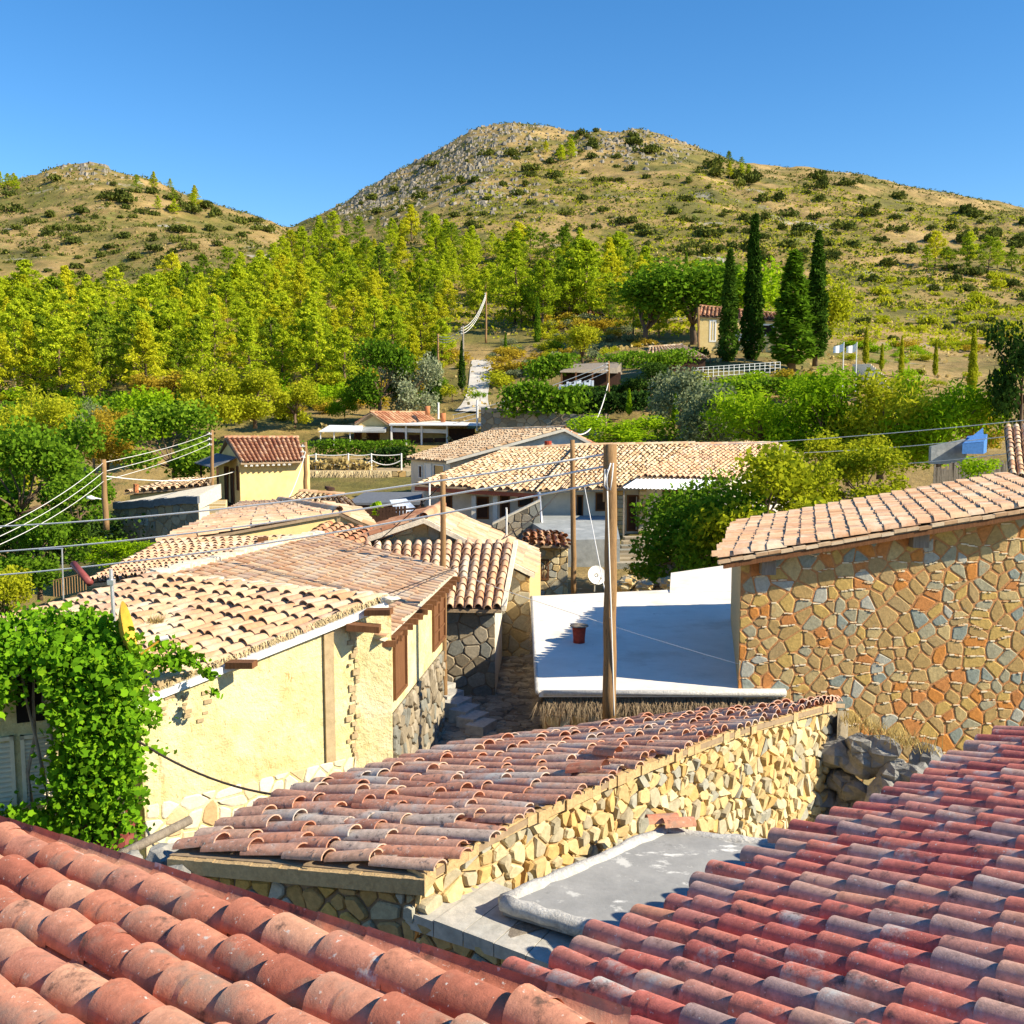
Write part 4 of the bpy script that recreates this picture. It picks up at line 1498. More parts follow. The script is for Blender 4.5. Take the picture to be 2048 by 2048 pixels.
for u in (607, 632, 697, 743, 803):
    p = at(u, 938, 73)
    mb = MB()
    mb.tube([V((p.x, 73, zt)), V((p.x, 73, zt + 1.2))], .055, 8)
    mb.build('post', m_paint, fence)
    if prev is not None:
        for z, s in ((1.12, .08), (.72, .35)):
            mb = MB()
            pp = []
            for i in range(11):
                t = i / 10
                q = V((prev, 73, zt + z)).lerp(V((p.x, 73, zt + z)), t)
                q.z -= 4 * s * t * (1 - t)
                pp.append(q)
            mb.tube(pp, .035, 5)
            mb.build('rope', m_paint, fence)
    prev = p.x

# clutter between terrace and gables
h = thing('shed', 'dark felt roofed shed with hanging cloth below the terrace', 'shed', (at(770, 1000, 52).x, 52, -8))
p0, p1, p2, p3 = at(690, 1006, 50), at(840, 1004, 50), at(845, 984, 56), at(730, 984, 56)
mb = MB()
mb.walls([p0, p1, p2, p3], p0.z - .1, 0)
mb.build('roof', m_tarp, h)
mb = MB()
for a, b in ((p0, p1), (p1, p2), (p2, p3), (p3, p0)):
    mb.poly([(a.x, a.y + .1, -8), (b.x, b.y + .1, -8), b + V((0, .1, -.05)), a + V((0, .1, -.05))])
mb.build('wall', m_darkwood, h)
mb = MB()
a, b, c_, d_ = at(779, 1000, 47.5), at(812, 997, 47.5), at(842, 1028, 44.5), at(798, 1036, 44.5)
n = 8
for i in range(n):
    for j in range(5):
        def q(s, t):
            z = a.lerp(b, s).lerp(d_.lerp(c_, s), t)
            return z + V((0, 0, .08 * math.sin(7 * s) * t))
        mb.poly([q(i / n, j / 5), q((i + 1) / n, j / 5), q((i + 1) / n, (j + 1) / 5), q(i / n, (j + 1) / 5)])
solo(mb.build('awning_sheet', m_cloth, None, True), 'blue and white awning sheet sloping below the straw terrace wall', 'awning')
fence = thing('board_fence', 'dark red brown board fence under the blue and white sheet', 'fence', tuple(at(790, 1045, 43)))
a, b = at(752, 1040, 43.5), at(868, 1030, 43.5)
for i in range(17):
    mb = MB()
    p = a.lerp(b, i / 17)
    mb.box(p + V((0, 0, -.5)), (b - a) / 17 * .86, (0, .04, 0), (0, 0, 1.0 if i < 9 else .75))
    mb.build('board', m_darkwood, fence)
mb = MB()
mb.box(a + V((0, .05, .3)), b - a, (0, .05, 0), (0, 0, .08))
mb.build('rail', m_darkwood, fence)
h = thing('chimney', 'slanted terracotta chimney pot below the terrace wall', 'chimney', tuple(at(655, 1010, 50)))
mb = MB()
mb.tube([at(653, 1012, 50), at(659, 980, 50)], [.20, .16], 12)
mb.build('pot', m_pot, h, True)
mb = MB()
mb.tube([at(659, 979, 50), at(660, 974, 50)], [.26, .24], 12)
mb.build('cap', m_darkwood, h)
h = thing('house', 'low house with sagging tile roof behind the terracotta chimney pot', 'house', tuple(at(640, 1000, 46)))
U0, U1, L0, L1 = at(600, 985, 48), at(690, 992, 48), at(560, 1010, 44), at(720, 1018, 44)
troof(h, U0, U1, L0, L1, .27, .38, m_tile_tan, 4)
body(h, U0, U1, L0, L1, -8, m_wall_straw, .2)

# long houses in the centre
h = thing('house', 'upper cream house with fine tile roof and red chimney pot in the village centre', 'house', (1, 61, -6.5))
U0, U1, L0, L1 = at(1129, 857, 58), at(984, 862, 64), at(893, 922, 57.5), at(812, 916, 62.5)
troof(h, U0, U1, L0, L1, .27, .36, m_tile_tan, 5)
er2 = at(1192, 890, 58)
troof(h, U0, U1, er2, at(1100, 880, 64), .3, .4, m_tile_brown, 4, False, 'right_roof')
mb = MB()
mb.poly([(L0.x, 58.2, -6.8), (er2.x, 58.2, -6.8), (er2.x, 58.2, er2.z - .1), (U0.x, 58.2, U0.z - .15), (L0.x, 58.2, L0.z - .1)])
mb.poly([(L0.x + .2, L0.y + .1, -6.8), (L1.x + .3, L1.y, -6.8), (L1.x + .3, L1.y, L1.z - .1), (L0.x + .2, L0.y + .1, L0.z - .1)])
mb.build('wall', m_plaster_cream, h)
mb = MB()
for a, b in ((L0, U0), (U0, er2)):
    mb.box(a + V((0, -.1, -.16)), b - a, (0, .16, 0), (0, 0, .16))
mb.build('verge', m_plaster_cream, h)
mb = MB()
p = at(1096, 893, 57)
mb.tube([p, at(1096, 882, 57)], .2, 10)
mb.build('chimney', m_redpot, h)
w_ = Wall((L0.x + .2, L0.y + .1), (L1.x + .3, L1.y))
for (u0, u1, v0_, v1_, nm, pm) in ((868, 889, 928, 962, 'window', m_glass), (850, 864, 926, 966, 'door', m_paint), (838, 845, 930, 957, 'window', m_darkwood)):
    opening(w_, h, w_.px(u0, v0_, u1, v1_), nm, m_paint, pm, .06, pane='pane')
h = thing('house', 'long cream house with wide speckled tile roof and red fascia in the village centre', 'house', (1, 54, -6.8))
U0, U1, L0, L1 = at(1003, 901, 56.5), at(1160, 893, 56.5), at(829, 969, 51), at(1080, 984, 50)
troof(h, U0, U1, L0, L1, .25, .34, m_tile_tan, 5, True, jit=1.4)
mb = MB()
mb.box(L0 + V((0, .05, -.3)), L1 - L0, (0, .08, 0), (0, 0, .2))
mb.build('fascia', m_red, h)
A, B = V((L0.x + .4, 52, 0)), V((L1.x, 51.4, 0))
w_ = Wall(A, B)
mb = MB()
mb.poly([(A.x, A.y, -7), (B.x, B.y, -7), (B.x, B.y, L1.z), (A.x, A.y, L0.z)])
mb.build('wall', m_plaster_cream, h)
mb = MB()
for u in (948, 990, 1078):
    a0_, b0_ = w_.hit(u, 1000)
    mb = MB()
    mb.box(w_.p(a0_, -7, .7), w_.ux * .22, w_.n * .22, (0, 0, 7 + L1.z - .25))
    mb.build('pillar', m_plaster_cream, h)
for (u0, u1, v0_, v1_, nm, pm) in ((880, 905, 990, 1040, 'door', m_darkwood), (952, 978, 993, 1038, 'window', m_darkwood), (1000, 1020, 990, 1040, 'door', m_darkwood), (1036, 1066, 990, 1014, 'window', m_glass)):
    opening(w_, h, w_.px(u0, v0_, u1, v1_), nm, m_brown, pm, .08, pane='pane')
h = thing('house', 'weathered tile house with half dark doorway behind the tall poles', 'house', (5, 52, -7))
U0, U1, L0, L1 = at(1150, 893, 55.5), at(1390, 889, 56), at(1072, 980, 49.6), at(1290, 972, 50)
troof(h, U0, U1, L0, L1, .25, .34, m_tile_tan, 5, True, jit=1.8)
A, B = V((L0.x + .3, 50.8, 0)), V((L1.x + 3.4, 51.2, 0))
w_ = Wall(A, B)
mb = MB()
mb.poly([(A.x, A.y, -8), (B.x, B.y, -8), (B.x, B.y, L1.z), (A.x, A.y, L0.z)])
mb.build('wall', m_plaster_cream, h)
mb = MB()
mb.box(L0 + V((0, .1, -.18)), L1 - L0, (0, .1, 0), (0, 0, .14))
mb.build('fascia', m_bluegrey, h)
for (u0, u1, v0_, v1_, nm, pm) in ((1153, 1166, 990, 1062, 'door', m_dark), (1191, 1216, 985, 1022, 'window', m_darkwood), (1254, 1276, 990, 1062, 'door', m_darkwood), (1325, 1360, 980, 1020, 'window', m_darkwood)):
    opening(w_, h, w_.px(u0, v0_, u1, v1_), nm, m_brown, pm, .07, pane='pane')
for u in (1240, 1283):
    a0_, b0_ = w_.hit(u, 1000)
    mb = MB()
    for k in range(14):
        s = random.uniform(.30, .42)
        mb.box(w_.p(a0_ - s / 2, -7 + k * .21, .1), w_.ux * s, w_.n * .3, (0, 0, .19))
    mb.build('stone_pier', m_stone_gold, h)
h = thing('house', 'right hand tile house with white corrugated awning and pale tile roof', 'house', (10, 52, -7))
U0, U1, L0, L1 = at(1384, 891, 55), at(1555, 889, 55.5), at(1272, 953, 49.5), at(1470, 957, 50)
troof(h, U0, U1, L0, L1, .27, .36, m_tile_cream, 5)
e_ = at(1602, 914, 55.5)
troof(h, U1, U1 + V((-1, 4, 0)), e_, e_ + V((-1, 4, 0)), .3, .4, m_tile_tan, 4, False, 'right_roof')
mb = MB()
mb.poly([(L0.x + .2, 51, -7), (L1.x, 51.3, -7), (L1.x, 51.3, L1.z - .1), (L0.x + .2, 51, L0.z - .1)])
mb.poly([(L1.x, 51.3, -7), (e_.x - .2, 55, -7), (e_.x - .2, 55, e_.z - .1), (U1.x - .1, 55.0, U1.z - .1), (L1.x, 51.3, L1.z - .1)])
mb.build('wall', m_plaster_cream, h)
mb = MB()
a, b = at(1275, 956, 49.8), at(1432, 960, 49.8)
c_, d_ = at(1398, 981, 47.6), at(1242, 977, 47.6)
n = 40
for i in range(n):
    z = .05 * (i % 2)
    z2 = .05 * ((i + 1) % 2)
    p, q = a.lerp(b, i / n) + V((0, 0, z)), a.lerp(b, (i + 1) / n) + V((0, 0, z2))
    r, s = d_.lerp(c_, (i + 1) / n) + V((0, 0, z2)), d_.lerp(c_, i / n) + V((0, 0, z))
    mb.poly([p, q, r, s])
mb.build('awning', m_sheet, h)
mb = MB()
for u in (1248, 1312, 1392):
    p = at(u, 979, 47.8)
    mb = MB()
    mb.cbox((p.x, p.y, -7), .07, .07, p.z + 7)
    mb.build('awning_post', m_wood, h)

# terrace walls, steps and ruin below these houses
h = thing('stone_wall', 'sloping rubble wall rising to the long cream house', 'wall', tuple(at(1020, 1060, 47)))
mb = MB()
A, B = at(985, 1050, 47.2), at(1080, 1004, 47.2)
stones(mb, A, B, -8, at(985, 1047, 47.2).z, at(1080, 1003, 47.2).z, .4, .3, .02, .04, drop=.2)
mb.poly([(A.x, A.y, -8), (B.x, B.y, -8), (B.x, B.y + .5, B.z), (A.x, A.y + .5, A.z)])
mb.build('masonry', [m_mortar3, m_stone_dark], h)
mb = MB()
mb.box(V((A.x, A.y - .06, A.z)), V((B.x - A.x, 0, at(1080, 1003, 47.2).z - A.z)), (0, .5, 0), (0, 0, .09))
mb.build('coping', m_mortar_pale, h)
mb = MB()
mb.tube([at(1086, 1075, 46.8), at(1078, 985, 49)], .07, 8)
solo(mb.build('downpipe', m_metal, None, True), 'pale blue grey downpipe leaning by the sloping rubble wall', 'pipe')
h = thing('retaining_wall', 'grey blue cement retaining wall between the two nearer poles', 'wall', tuple(at(1175, 1130, 40)))
mb = MB()
a, b = at(1120, 1080, 42), at(1240, 1078, 42)
mb.walls([a, b, V((b.x + .6, 50, b.z + .1)), V((a.x - 1.6, 50, b.z + .1))], -8.2, 0)
mb.build('wall', m_bluegrey, h)
h = thing('ruin', 'half ruined stone hut with broken tile roof and barred door', 'ruin', tuple(at(1090, 1150, 36)))
A, B = at(1050, 1100, 36), at(1136, 1100, 36)
zt = at(1090, 1085, 36).z
mb = MB()
stones(mb, A, B, -8, zt, zt - .1, .32, .24, .014, .04, drop=.2)
mb.walls([V((A.x, 36.05, zt)), V((B.x, 36.05, zt - .1)), V((B.x, 39, zt)), V((A.x, 39, zt))], -8, 0)
mb.build('wall', [m_mortar2, m_stone_gold], h)
troof(h, at(1050, 1062, 39), at(1128, 1066, 39), at(1046, 1088, 35.6), at(1140, 1092, 35.6), .25, .34, m_tile_brown, 5, False, jit=3)
w_ = Wall(A, B)
opening(w_, h, w_.px(1078, 1118, 1098, 1160), 'door', m_brown, m_darkwood, .06, (3, 0), pane='door_panel')
st = thing('stone_steps', 'shadowed stone steps rising to the dark doorway right of the tall pole', 'steps', tuple(at(1260, 1110, 44)))
for i in range(7):
    p = at(1240 + i * 3, 1124 - i * 8.5, 42 + i * .9)
    mb = MB()
    mb.cbox((p.x + .6, p.y, -8.2), 1.7, .55, p.z + 8.2, .1)
    mb.build('step', m_stone_dark, st)
h = thing('stone_wall', 'dry rubble wall in the shade under the fig tree', 'wall', tuple(at(1360, 1150, 37)))
mb = MB()
stones(mb, at(1296, 1120, 38), at(1440, 1125, 36), -8, at(1296, 1112, 38).z, at(1440, 1120, 36).z, .36, .26, .014, .06, drop=.2)
mb.build('masonry', [m_mortar3, m_stone_dark], h)
mb = MB()
for _ in range(14):
    rock(mb, at(random.uniform(1240, 1370), random.uniform(1160, 1180), 33), random.uniform(.15, .35), (1, 1, .6))
solo(mb.build('rubble', m_stone_gold), 'heap of broken stone behind the far edge of the white roof', 'rubble')

# right edge: small tile roof, picket fence, tarp
h = thing('house', 'house corner with small steep tile roof at the right edge above the stone house', 'house', tuple(at(2060, 950, 31)))
U0, U1, L0, L1 = at(2008, 853, 33), at(2200, 848, 33), at(2018, 953, 29.5), at(2210, 960, 29.5)
troof(h, U0, U1, L0, L1, .24, .35, m_tile_cream, 7, False, thick=.01)
body(h, U0, U1, L0, L1, -8, m_plaster2, .35)
fence = thing('picket_fence', 'grey weathered picket fence beyond the right stone house roof', 'fence', tuple(at(1935, 970, 46)))
a, b = at(1866, 975, 46), at(2012, 965, 46)
for i in range(44):
    p = a.lerp(b, i / 44)
    mb = MB()
    hgt = random.uniform(.75, 1.1)
    mb.box(p, (.085, 0, 0), (0, .03, 0), (random.uniform(-.03, .03), 0, hgt))
    mb.build('picket', m_wood, fence)
mb = MB()
mb.box(a + V((0, .04, .5)), b - a, (0, .04, 0), (0, 0, .07))
mb.build('rail', m_wood, fence)
mb = MB()
a, b, c_, d_ = at(1925, 888, 52), at(1968, 884, 52), at(1975, 868, 54), at(1935, 872, 54)
mb.walls([a, b, c_, d_], a.z - .5, 0)
mb.poly([a + V((0, 0, .02)), b + V((0, 0, .02)), (c_ + d_) / 2 + V((0, -.6, .4))])
solo(mb.build('tarpaulin', m_blue), 'blue tarpaulin over a heap beyond the picket fence', 'tarpaulin')
mb = MB()
a, b = at(1863, 893, 53), at(1935, 878, 53)
mb.walls([a, b, b + V((0, .3, 0)), a + V((0, .3, 0))], a.z - .9, 0)
solo(mb.build('concrete_wall', m_bluegrey), 'low grey concrete wall beside the blue tarpaulin', 'wall')

# metal railing, antenna and pipe at the left edge of the yellow roof
h = thing('railing', 'rusty metal railing among the left trees beyond the yellow roof', 'railing', tuple(at(140, 1195, 24)))
a, b = at(108, 1195, 25), at(172, 1180, 25)
for i in range(13):
    p = a.lerp(b, i / 12)
    mb = MB()
    mb.tube([p, p + V((0, 0, .42))], .012, 4)
    mb.build('bar', m_pole, h)
mb = MB()
mb.tube([a + V((0, 0, .42)), b + V((0, 0, .42))], .016, 5)
mb.build('top_rail', m_pole, h)
h = thing('antenna', 'thin television antenna on a grey mast among the left trees', 'antenna', tuple(at(127, 1190, 22)))
mb = MB()
mb.tube([at(127, 1200, 22), at(124, 1098, 22)], .016, 6)
mb.build('mast', m_metal, h)
mb = MB()
mb.tube([at(78, 1099, 22), at(126, 1097, 22)], .016, 6)
mb.build('arm', m_metal, h)
mb = MB()
mb.tube([at(147, 1128, 21.4), at(180, 1166, 20.9)], .075, 12)
solo(mb.build('pipe', m_rustpipe, None, True), 'slanting dark red flue pipe at the left eave of the diagonal roof', 'pipe')

# ------------------------------------------------------------------ upper terraces
h = thing('retaining_wall', 'grey stone retaining wall below the vine terrace up the hill', 'wall', tuple(at(1090, 860, 84)))
mb = MB()
A, B = at(962, 830, 86), at(1200, 834, 84)
zt = at(1100, 832, 85).z
stones(mb, A, B, -6, at(962, 815, 86).z, zt, .7, .45, .02, .05, drop=.2)
mb.walls([V((A.x, A.y + .1, zt)), V((B.x, B.y + .1, zt)), V((B.x + 2, 96, zt + .2)), V((A.x, 96, zt + .2))], -6, 0)
mb.build('masonry', [m_mortar3, m_stone_dark], h)
h = thing('pergola', 'long dark pergola with flat roof on the upper vine terrace', 'pergola', tuple(at(1130, 790, 97)))
a, b = at(1120, 742, 95), at(1235, 735, 98)
a2, b2 = at(1150, 728, 101), at(1245, 723, 103)
mb = MB()
mb.walls([a, b, b2, a2], a.z - .12, 0)
mb.build('roof', m_wood, h)
zf = at(1150, 783, 95).z
for u in (1123, 1152, 1185, 1215):
    p = at(u, 742, 95.3)
    mb = MB()
    mb.cbox((p.x, p.y, zf), .14, .14, p.z - zf - .1)
    mb.build('post', m_brown, h)
mb = MB()
p, q = at(1125, 782, 98.5), at(1240, 775, 99)
mb.box((p.x, p.y, zf), (q.x - p.x, 0, 0), (0, .2, 0), (0, 0, a.z - zf))
mb.build('back_wall', m_darkwood, h)
mb = MB()
a, b = at(1118, 776, 94.6), at(1188, 768, 94.6)
n = 14
for i in range(n):
    p, q = a.lerp(b, i / n), a.lerp(b, (i + .93) / n)
    mb.box(p + V((0, random.uniform(-.1, .1), -.3)), q - p, (0, .05, 0), (0, 0, random.uniform(.45, .8)))
solo(mb.build('cloth_screen', m_cloth), 'row of pale blue white patterned screens below the pergola roof', 'screen')
h = thing('house', 'house with low tile roof on the terrace left of the tall cypresses', 'house', tuple(at(1360, 730, 108)))
U0, U1, L0, L1 = at(1298, 695, 110), at(1365, 690, 110), at(1290, 715, 105), at(1418, 716, 105)
troof(h, U0, U1, L0, L1, .4, .5, m_tile_tan, 4)
body(h, U0, U1, L0, L1, 0, m_darkwood, .4)
h = thing('house', 'ochre house with white framed window half hidden by the tall cypresses', 'house', tuple(at(1470, 690, 128)))
U0, U1, L0, L1 = at(1400, 612, 132), at(1560, 628, 132), at(1395, 632, 126), at(1570, 642, 126)
troof(h, U0, U1, L0, L1, .5, .6, m_tile_brown, 4)
body(h, U0, U1, L0, L1, 4, m_plaster2, .4)
w_ = Wall((L0.x, 126.2), (L1.x, 126.2))
opening(w_, h, w_.px(1419, 640, 1432, 684), 'window', m_paint, m_dark, .18, (1, 0), pane='pane')
opening(w_, h, w_.px(1524, 648, 1548, 672), 'window', m_paint, m_dark, .18, pane='pane')
mb = MB()
w_.slab(mb, *w_.px(1470, 668, 1500, 682), .05, .2)
mb.build('balcony_wall', m_paint, h)
h = thing('house', 'red roofed hut among the pines above the path', 'house', tuple(at(1165, 640, 170)))
U0, U1, L0, L1 = at(1128, 606, 174), at(1200, 612, 174), at(1118, 622, 168), at(1210, 632, 168)
troof(h, U0, U1, L0, L1, .6, .8, m_tile_brown, 4)
body(h, U0, U1, L0, L1, 12, m_redpot, .5)
rail = thing('railing', 'white terrace railing with thin bars before the tall cypresses', 'railing', tuple(at(1450, 760, 100)))
a, b = at(1385, 757, 98), at(1560, 745, 99)
for i in range(18):
    p = a.lerp(b, i / 17)
    mb = MB()
    mb.tube([p, p + V((0, 0, 1.0))], .035, 5)
    mb.build('post', m_paint, rail)
for z in (.1, .45, .75, 1.0):
    mb = MB()
    mb.tube([a + V((0, 0, z)), b + V((0, 0, z))], .025, 5)
    mb.build('bar', m_paint, rail)
h = thing('terrace', 'dark walled terrace below the white railing', 'terrace', tuple(at(1470, 780, 99)))
mb = MB()
mb.walls([a + V((-2, .2, -.05)), b + V((1, .2, -.05)), V((b.x + 1, 112, b.z)), V((a.x - 2, 112, a.z))], -6, 0)
mb.build('wall', m_stone_dark, h)
for u, lb, m_, in ((1685, 'left flagpole with pale blue and white flag', 0), (1711, 'right flagpole with plain white flag', 1)):
    p = at(u, 768, 97)
    f_ = thing('flagpole', lb, 'flagpole', tuple(p), 'two flagpoles on the terrace')
    tp = at(u, 684, 97)
    mb = MB()
    mb.tube([V((p.x, 97, p.z - 1)), V((p.x, 97, tp.z))], [.06, .045], 8)
    mb.build('pole', m_paint, f_)
    mb = MB()
    n = 8
    for i in range(n):
        def fl(s, t):
            return V((p.x - .03 - s * .95, 97 + .12 * math.sin(6 * s), tp.z - .1 - t * .75 - .25 * s - .06 * math.sin(5 * s) - (.15 * s * (1 - t))))
        for j in range(2):
            mb.poly([fl(i / n, j / 2), fl((i + 1) / n, j / 2), fl((i + 1) / n, (j + 1) / 2), fl(i / n, (j + 1) / 2)])
    mb.build('flag', m_cloth if m_ == 0 else m_paint, f_, True)
st = thing('stone_steps', 'pale stone steps climbing right of the flagpoles', 'steps', tuple(at(1738, 740, 103)))
for i in range(8):
    p = at(1752 - i * 4, 752 - i * 3.4, 100 + i * .8)
    mb = MB()
    mb.cbox((p.x, p.y, p.z - 1), 1.8, .6, 1, -.4)
    mb.build('step', m_mortar_pale, st)
# ------------------------------------------------------------------ TERRAIN
DSS = [12, 20, 35, 50, 70, 90, 110, 140, 180, 250, 330, 420, 520, 620, 900]
def _v(v, d):
    return at(1024, v, d).z
COLS = {   # numbers above 100 are picture rows of the ground at that distance, the others are metres
 -600: [-8, -9, -11, -11, -9, -4, 2, 8, 16, 32, 55, 84, 84, 70, 20],
 0: [-8, -9, -11, -11, -9, -4, .5, 5, 13, 560, 462, 368, 72, 50, 10],
 100: [-8, -9, -11, -11, -9, -4, .5, 5, 13, 560, 450, 336, 76, 50, 10],
 200: [-8, -9, -10, -10, -8, -3.5, .5, 5, 13, 560, 445, 326, 76, 50, 10],
 290: [-8, -9, -9.5, -9.5, -8, -3.5, .5, 5, 13, 550, 447, 350, 72, 50, 10],
 400: [-8, -8, -8.5, -8.5, -7, -4, 0, 5, 14, 535, 462, 396, 70, 50, 10],
 500: [-8, -7.7, -7.5, -7.5, -6, -4.1, -.3, 5, 14, 540, 480, 428, 68, 50, 15],
 590: [-8, -7.5, -7, -7, -5.2, -4.2, -.5, 5, 14, 550, 505, 466, 462, 70, 20],
 750: [-8, -7, -7, -7, -5.2, -4.4, -.5, 5.5, 14, 540, 470, 420, 368, 98, 50],
 850: [-8, -7, -7, -7, -5.2, -4.4, -.5, 6, 14, 540, 450, 385, 318, 115, 55],
 950: [-8, -7, -6.8, -6.8, -5.2, -4.2, -.3, 6.6, 14, 540, 430, 345, 254, 122, 60],
 1020: [-8, -7, -6.8, -6.8, -5.4, -3.6, .4, 6.8, 14.5, 538, 430, 345, 240, 128, 60],
 1080: [-8, -7, -6.8, -6.7, -5.5, -3, 1, 7, 15, 535, 430, 345, 248, 126, 60],
 1160: [-8, -7, -6.8, -6.6, -5.5, -2.4, 2, 7, 16, 530, 435, 345, 266, 118, 60],
 1270: [-8, -7, -7, -6.5, -5.5, -2, 3, 8, 15, 528, 432, 345, 254, 122, 60],
 1380: [-8, -7, -7, -6.5, -5.5, -2, 4, 8, 15, 525, 430, 345, 292, 112, 60],
 1500: [-8, -7, -7, -6.5, -5.5, -1.5, 4.4, 8, 15, 535, 440, 370, 326, 105, 50],
 1700: [-8, -7, -7, -7, -6, -2.5, 2.5, 7, 14, 555, 455, 390, 350, 98, 50],
 1900: [-8, -8, -7, -6.5, -5.8, -3, 1.5, 6, 13, 570, 470, 415, 393, 88, 40],
 2048: [-8, -8, -7, -6.2, -5.5, -3, 1.5, 6, 13, 575, 480, 433, 422, 80, 40],
 2700: [-8, -8, -7, -6, -5, -2, 2, 6, 12, 28, 48, 66, 82, 70, 40]}
us = np.array(sorted(COLS))
rat = (us - 1024) / F * .985
NR, NY = 240, 260
RG = np.linspace(-1.3, 1.3, NR)
YG = np.geomspace(10, 900, NY)
zc = np.array([[(_v(x, d) if x > 200 else x) for x, d in zip(COLS[u], DSS)] for u in us])
zy = np.array([np.interp(np.log(YG), np.log(DSS), r) for r in zc])
ZT = np.array([np.interp(RG, rat, zy[:, j]) for j in range(NY)]).T      # [ratio, y]
for _ in range(1):
    p = np.pad(ZT, 1, mode='edge')
    ZT = (p[:-2, 1:-1] + p[2:, 1:-1] + p[1:-1, :-2] + p[1:-1, 2:] + 2 * ZT) / 6
def T(x, y):
    y = max(y, 10.01)
    fx = (min(1.299, max(-1.299, x / y)) + 1.3) / 2.6 * (NR - 1)
    fy = math.log(min(899.9, y) / 10) / math.log(90) * (NY - 1)
    i, j = int(fx), int(fy)
    a, b = fx - i, fy - j
    i2, j2 = min(i + 1, NR - 1), min(j + 1, NY - 1)
    z = (ZT[i, j] * (1 - a) + ZT[i2, j] * a) * (1 - b) + (ZT[i, j2] * (1 - a) + ZT[i2, j2] * a) * b
    k = min(1.0, max(0.0, (y - 60) / 120))
    if k > 0:
        q = V((x, y, 0))
        n1 = mnoise.fractal(q * .022, 1.0, 2.0, 4)
        z += k * n1 * min(3.2, y * .008)
        k2 = min(1.0, max(0.0, (y - 190) / 120))
        if k2 > 0:
            r_ = mnoise.ridged_multi_fractal(q * .055 + V((9, 3, 0)), 1.0, 2.1, 4, 1.0, 2.0)
            z += k2 * (r_ - 1.1) * 1.1 * min(1, max(.25, (z - 20) / 60))
            # old terraces on the right slope
            if x > -10:
                s = (z * .28 + .6 * mnoise.noise(q * .02)) % 1.0
                z += k2 * .9 * (s - .5) * min(1, max(0, 1 - abs(z - 45) / 45)) * min(1, (x + 10) / 40)
    return float(z)
def ground(u, v, lo=55, hi=640):
    y = lo
    while y < hi:
        p = at(u, v, y)
        if T(p.x, p.y) >= p.z:
            return V((p.x, p.y, T(p.x, p.y)))
        y *= 1.008
    return None
gx = np.linspace(-1.3, 1.3, 460)
gy = np.concatenate([np.array([-60, -20, 2]), np.geomspace(11, 60, 40), np.geomspace(61, 880, 420)])
vs = np.zeros((len(gy), len(gx), 3))
for j, y in enumerate(gy):
    ye = max(abs(y), 30)
    for i, r_ in enumerate(gx):
        x = r_ * ye
        vs[j, i] = (x, y, T(x, max(y, 12)) if y > 11.5 else -8.2)
a = np.arange(len(gx) - 1)
fs = np.concatenate([np.stack([j * len(gx) + a, j * len(gx) + a + 1, (j + 1) * len(gx) + a + 1, (j + 1) * len(gx) + a], 1) for j in range(len(gy) - 1)])
mb = MB()
mb.add(vs.reshape(-1, 3), fs)
m_hill = mat('dry hillside earth and scrub', [(.30, (.10, .095, .025)), (.43, (.17, .15, .035)), (.54, (.30, .21, .075)), (.66, (.40, .28, .115)), (.8, (.34, .20, .08))],
             .045, detail=9, bump=.9, bscale=.55, bdist=.5, vary=(.55, 1.3),
             patches=[((.33, .31, .27), .05, .60, .68), ((.10, .11, .025), .30, .60, .68), ((.17, .19, .04), .11, .60, .70), ((.56, .44, .24), .9, .66, .74), ((.46, .44, .40), .35, .68, .74)])
struct(mb.build('ground', m_hill, None, True))

# rocky outcrops near the summits
mb = MB()
for (u0, v0_, su, sv, n) in ((930, 300, 35, 34, 260), (850, 345, 40, 28, 260), (780, 385, 40, 18, 220), (715, 412, 30, 12, 120), (1290, 290, 80, 20, 240), (1010, 262, 40, 12, 120), (1010, 285, 60, 28, 170), (880, 345, 70, 30, 190), (770, 400, 45, 20, 60), (1250, 290, 70, 18, 150), (190, 335, 60, 14, 120), (1000, 390, 60, 20, 90), (700, 410, 40, 12, 50), (960, 320, 60, 30, 120)):
    for _ in range(n):
        p = ground(u0 + random.gauss(0, su), v0_ + random.gauss(0, sv), 200)
        if p is None:
            continue
        c = p + V((0, 0, -.1))
        r_ = random.uniform(.5, 1.9)
        k = random.randint(5, 7)
        a0 = random.uniform(0, 6)
        ring = [c + V((r_ * random.uniform(.6, 1.2) * math.cos(a0 + 6.283 * i / k), r_ * random.uniform(.6, 1.2) * math.sin(a0 + 6.283 * i / k), -1.0)) for i in range(k)]
        top = [c + (q - c) * random.uniform(.3, .7) + V((0, 0, r_ * random.uniform(.1, .4) + .75)) for q in ring]
        q = [tuple(z) for z in ring + top]
        mb.add(q, [[i, (i + 1) % k, k + (i + 1) % k, k + i] for i in range(k)] + [[k + i for i in range(k)]], 0, random.random())
m_crag = mat('grey tan crag', [(0, (.17, .155, .125)), (.5, (.23, .205, .165)), (1, (.29, .255, .20))], .4, attr=True, bump=.8, bscale=2, bdist=.2)
struct(mb.build('rocks', m_crag), 'stuff')

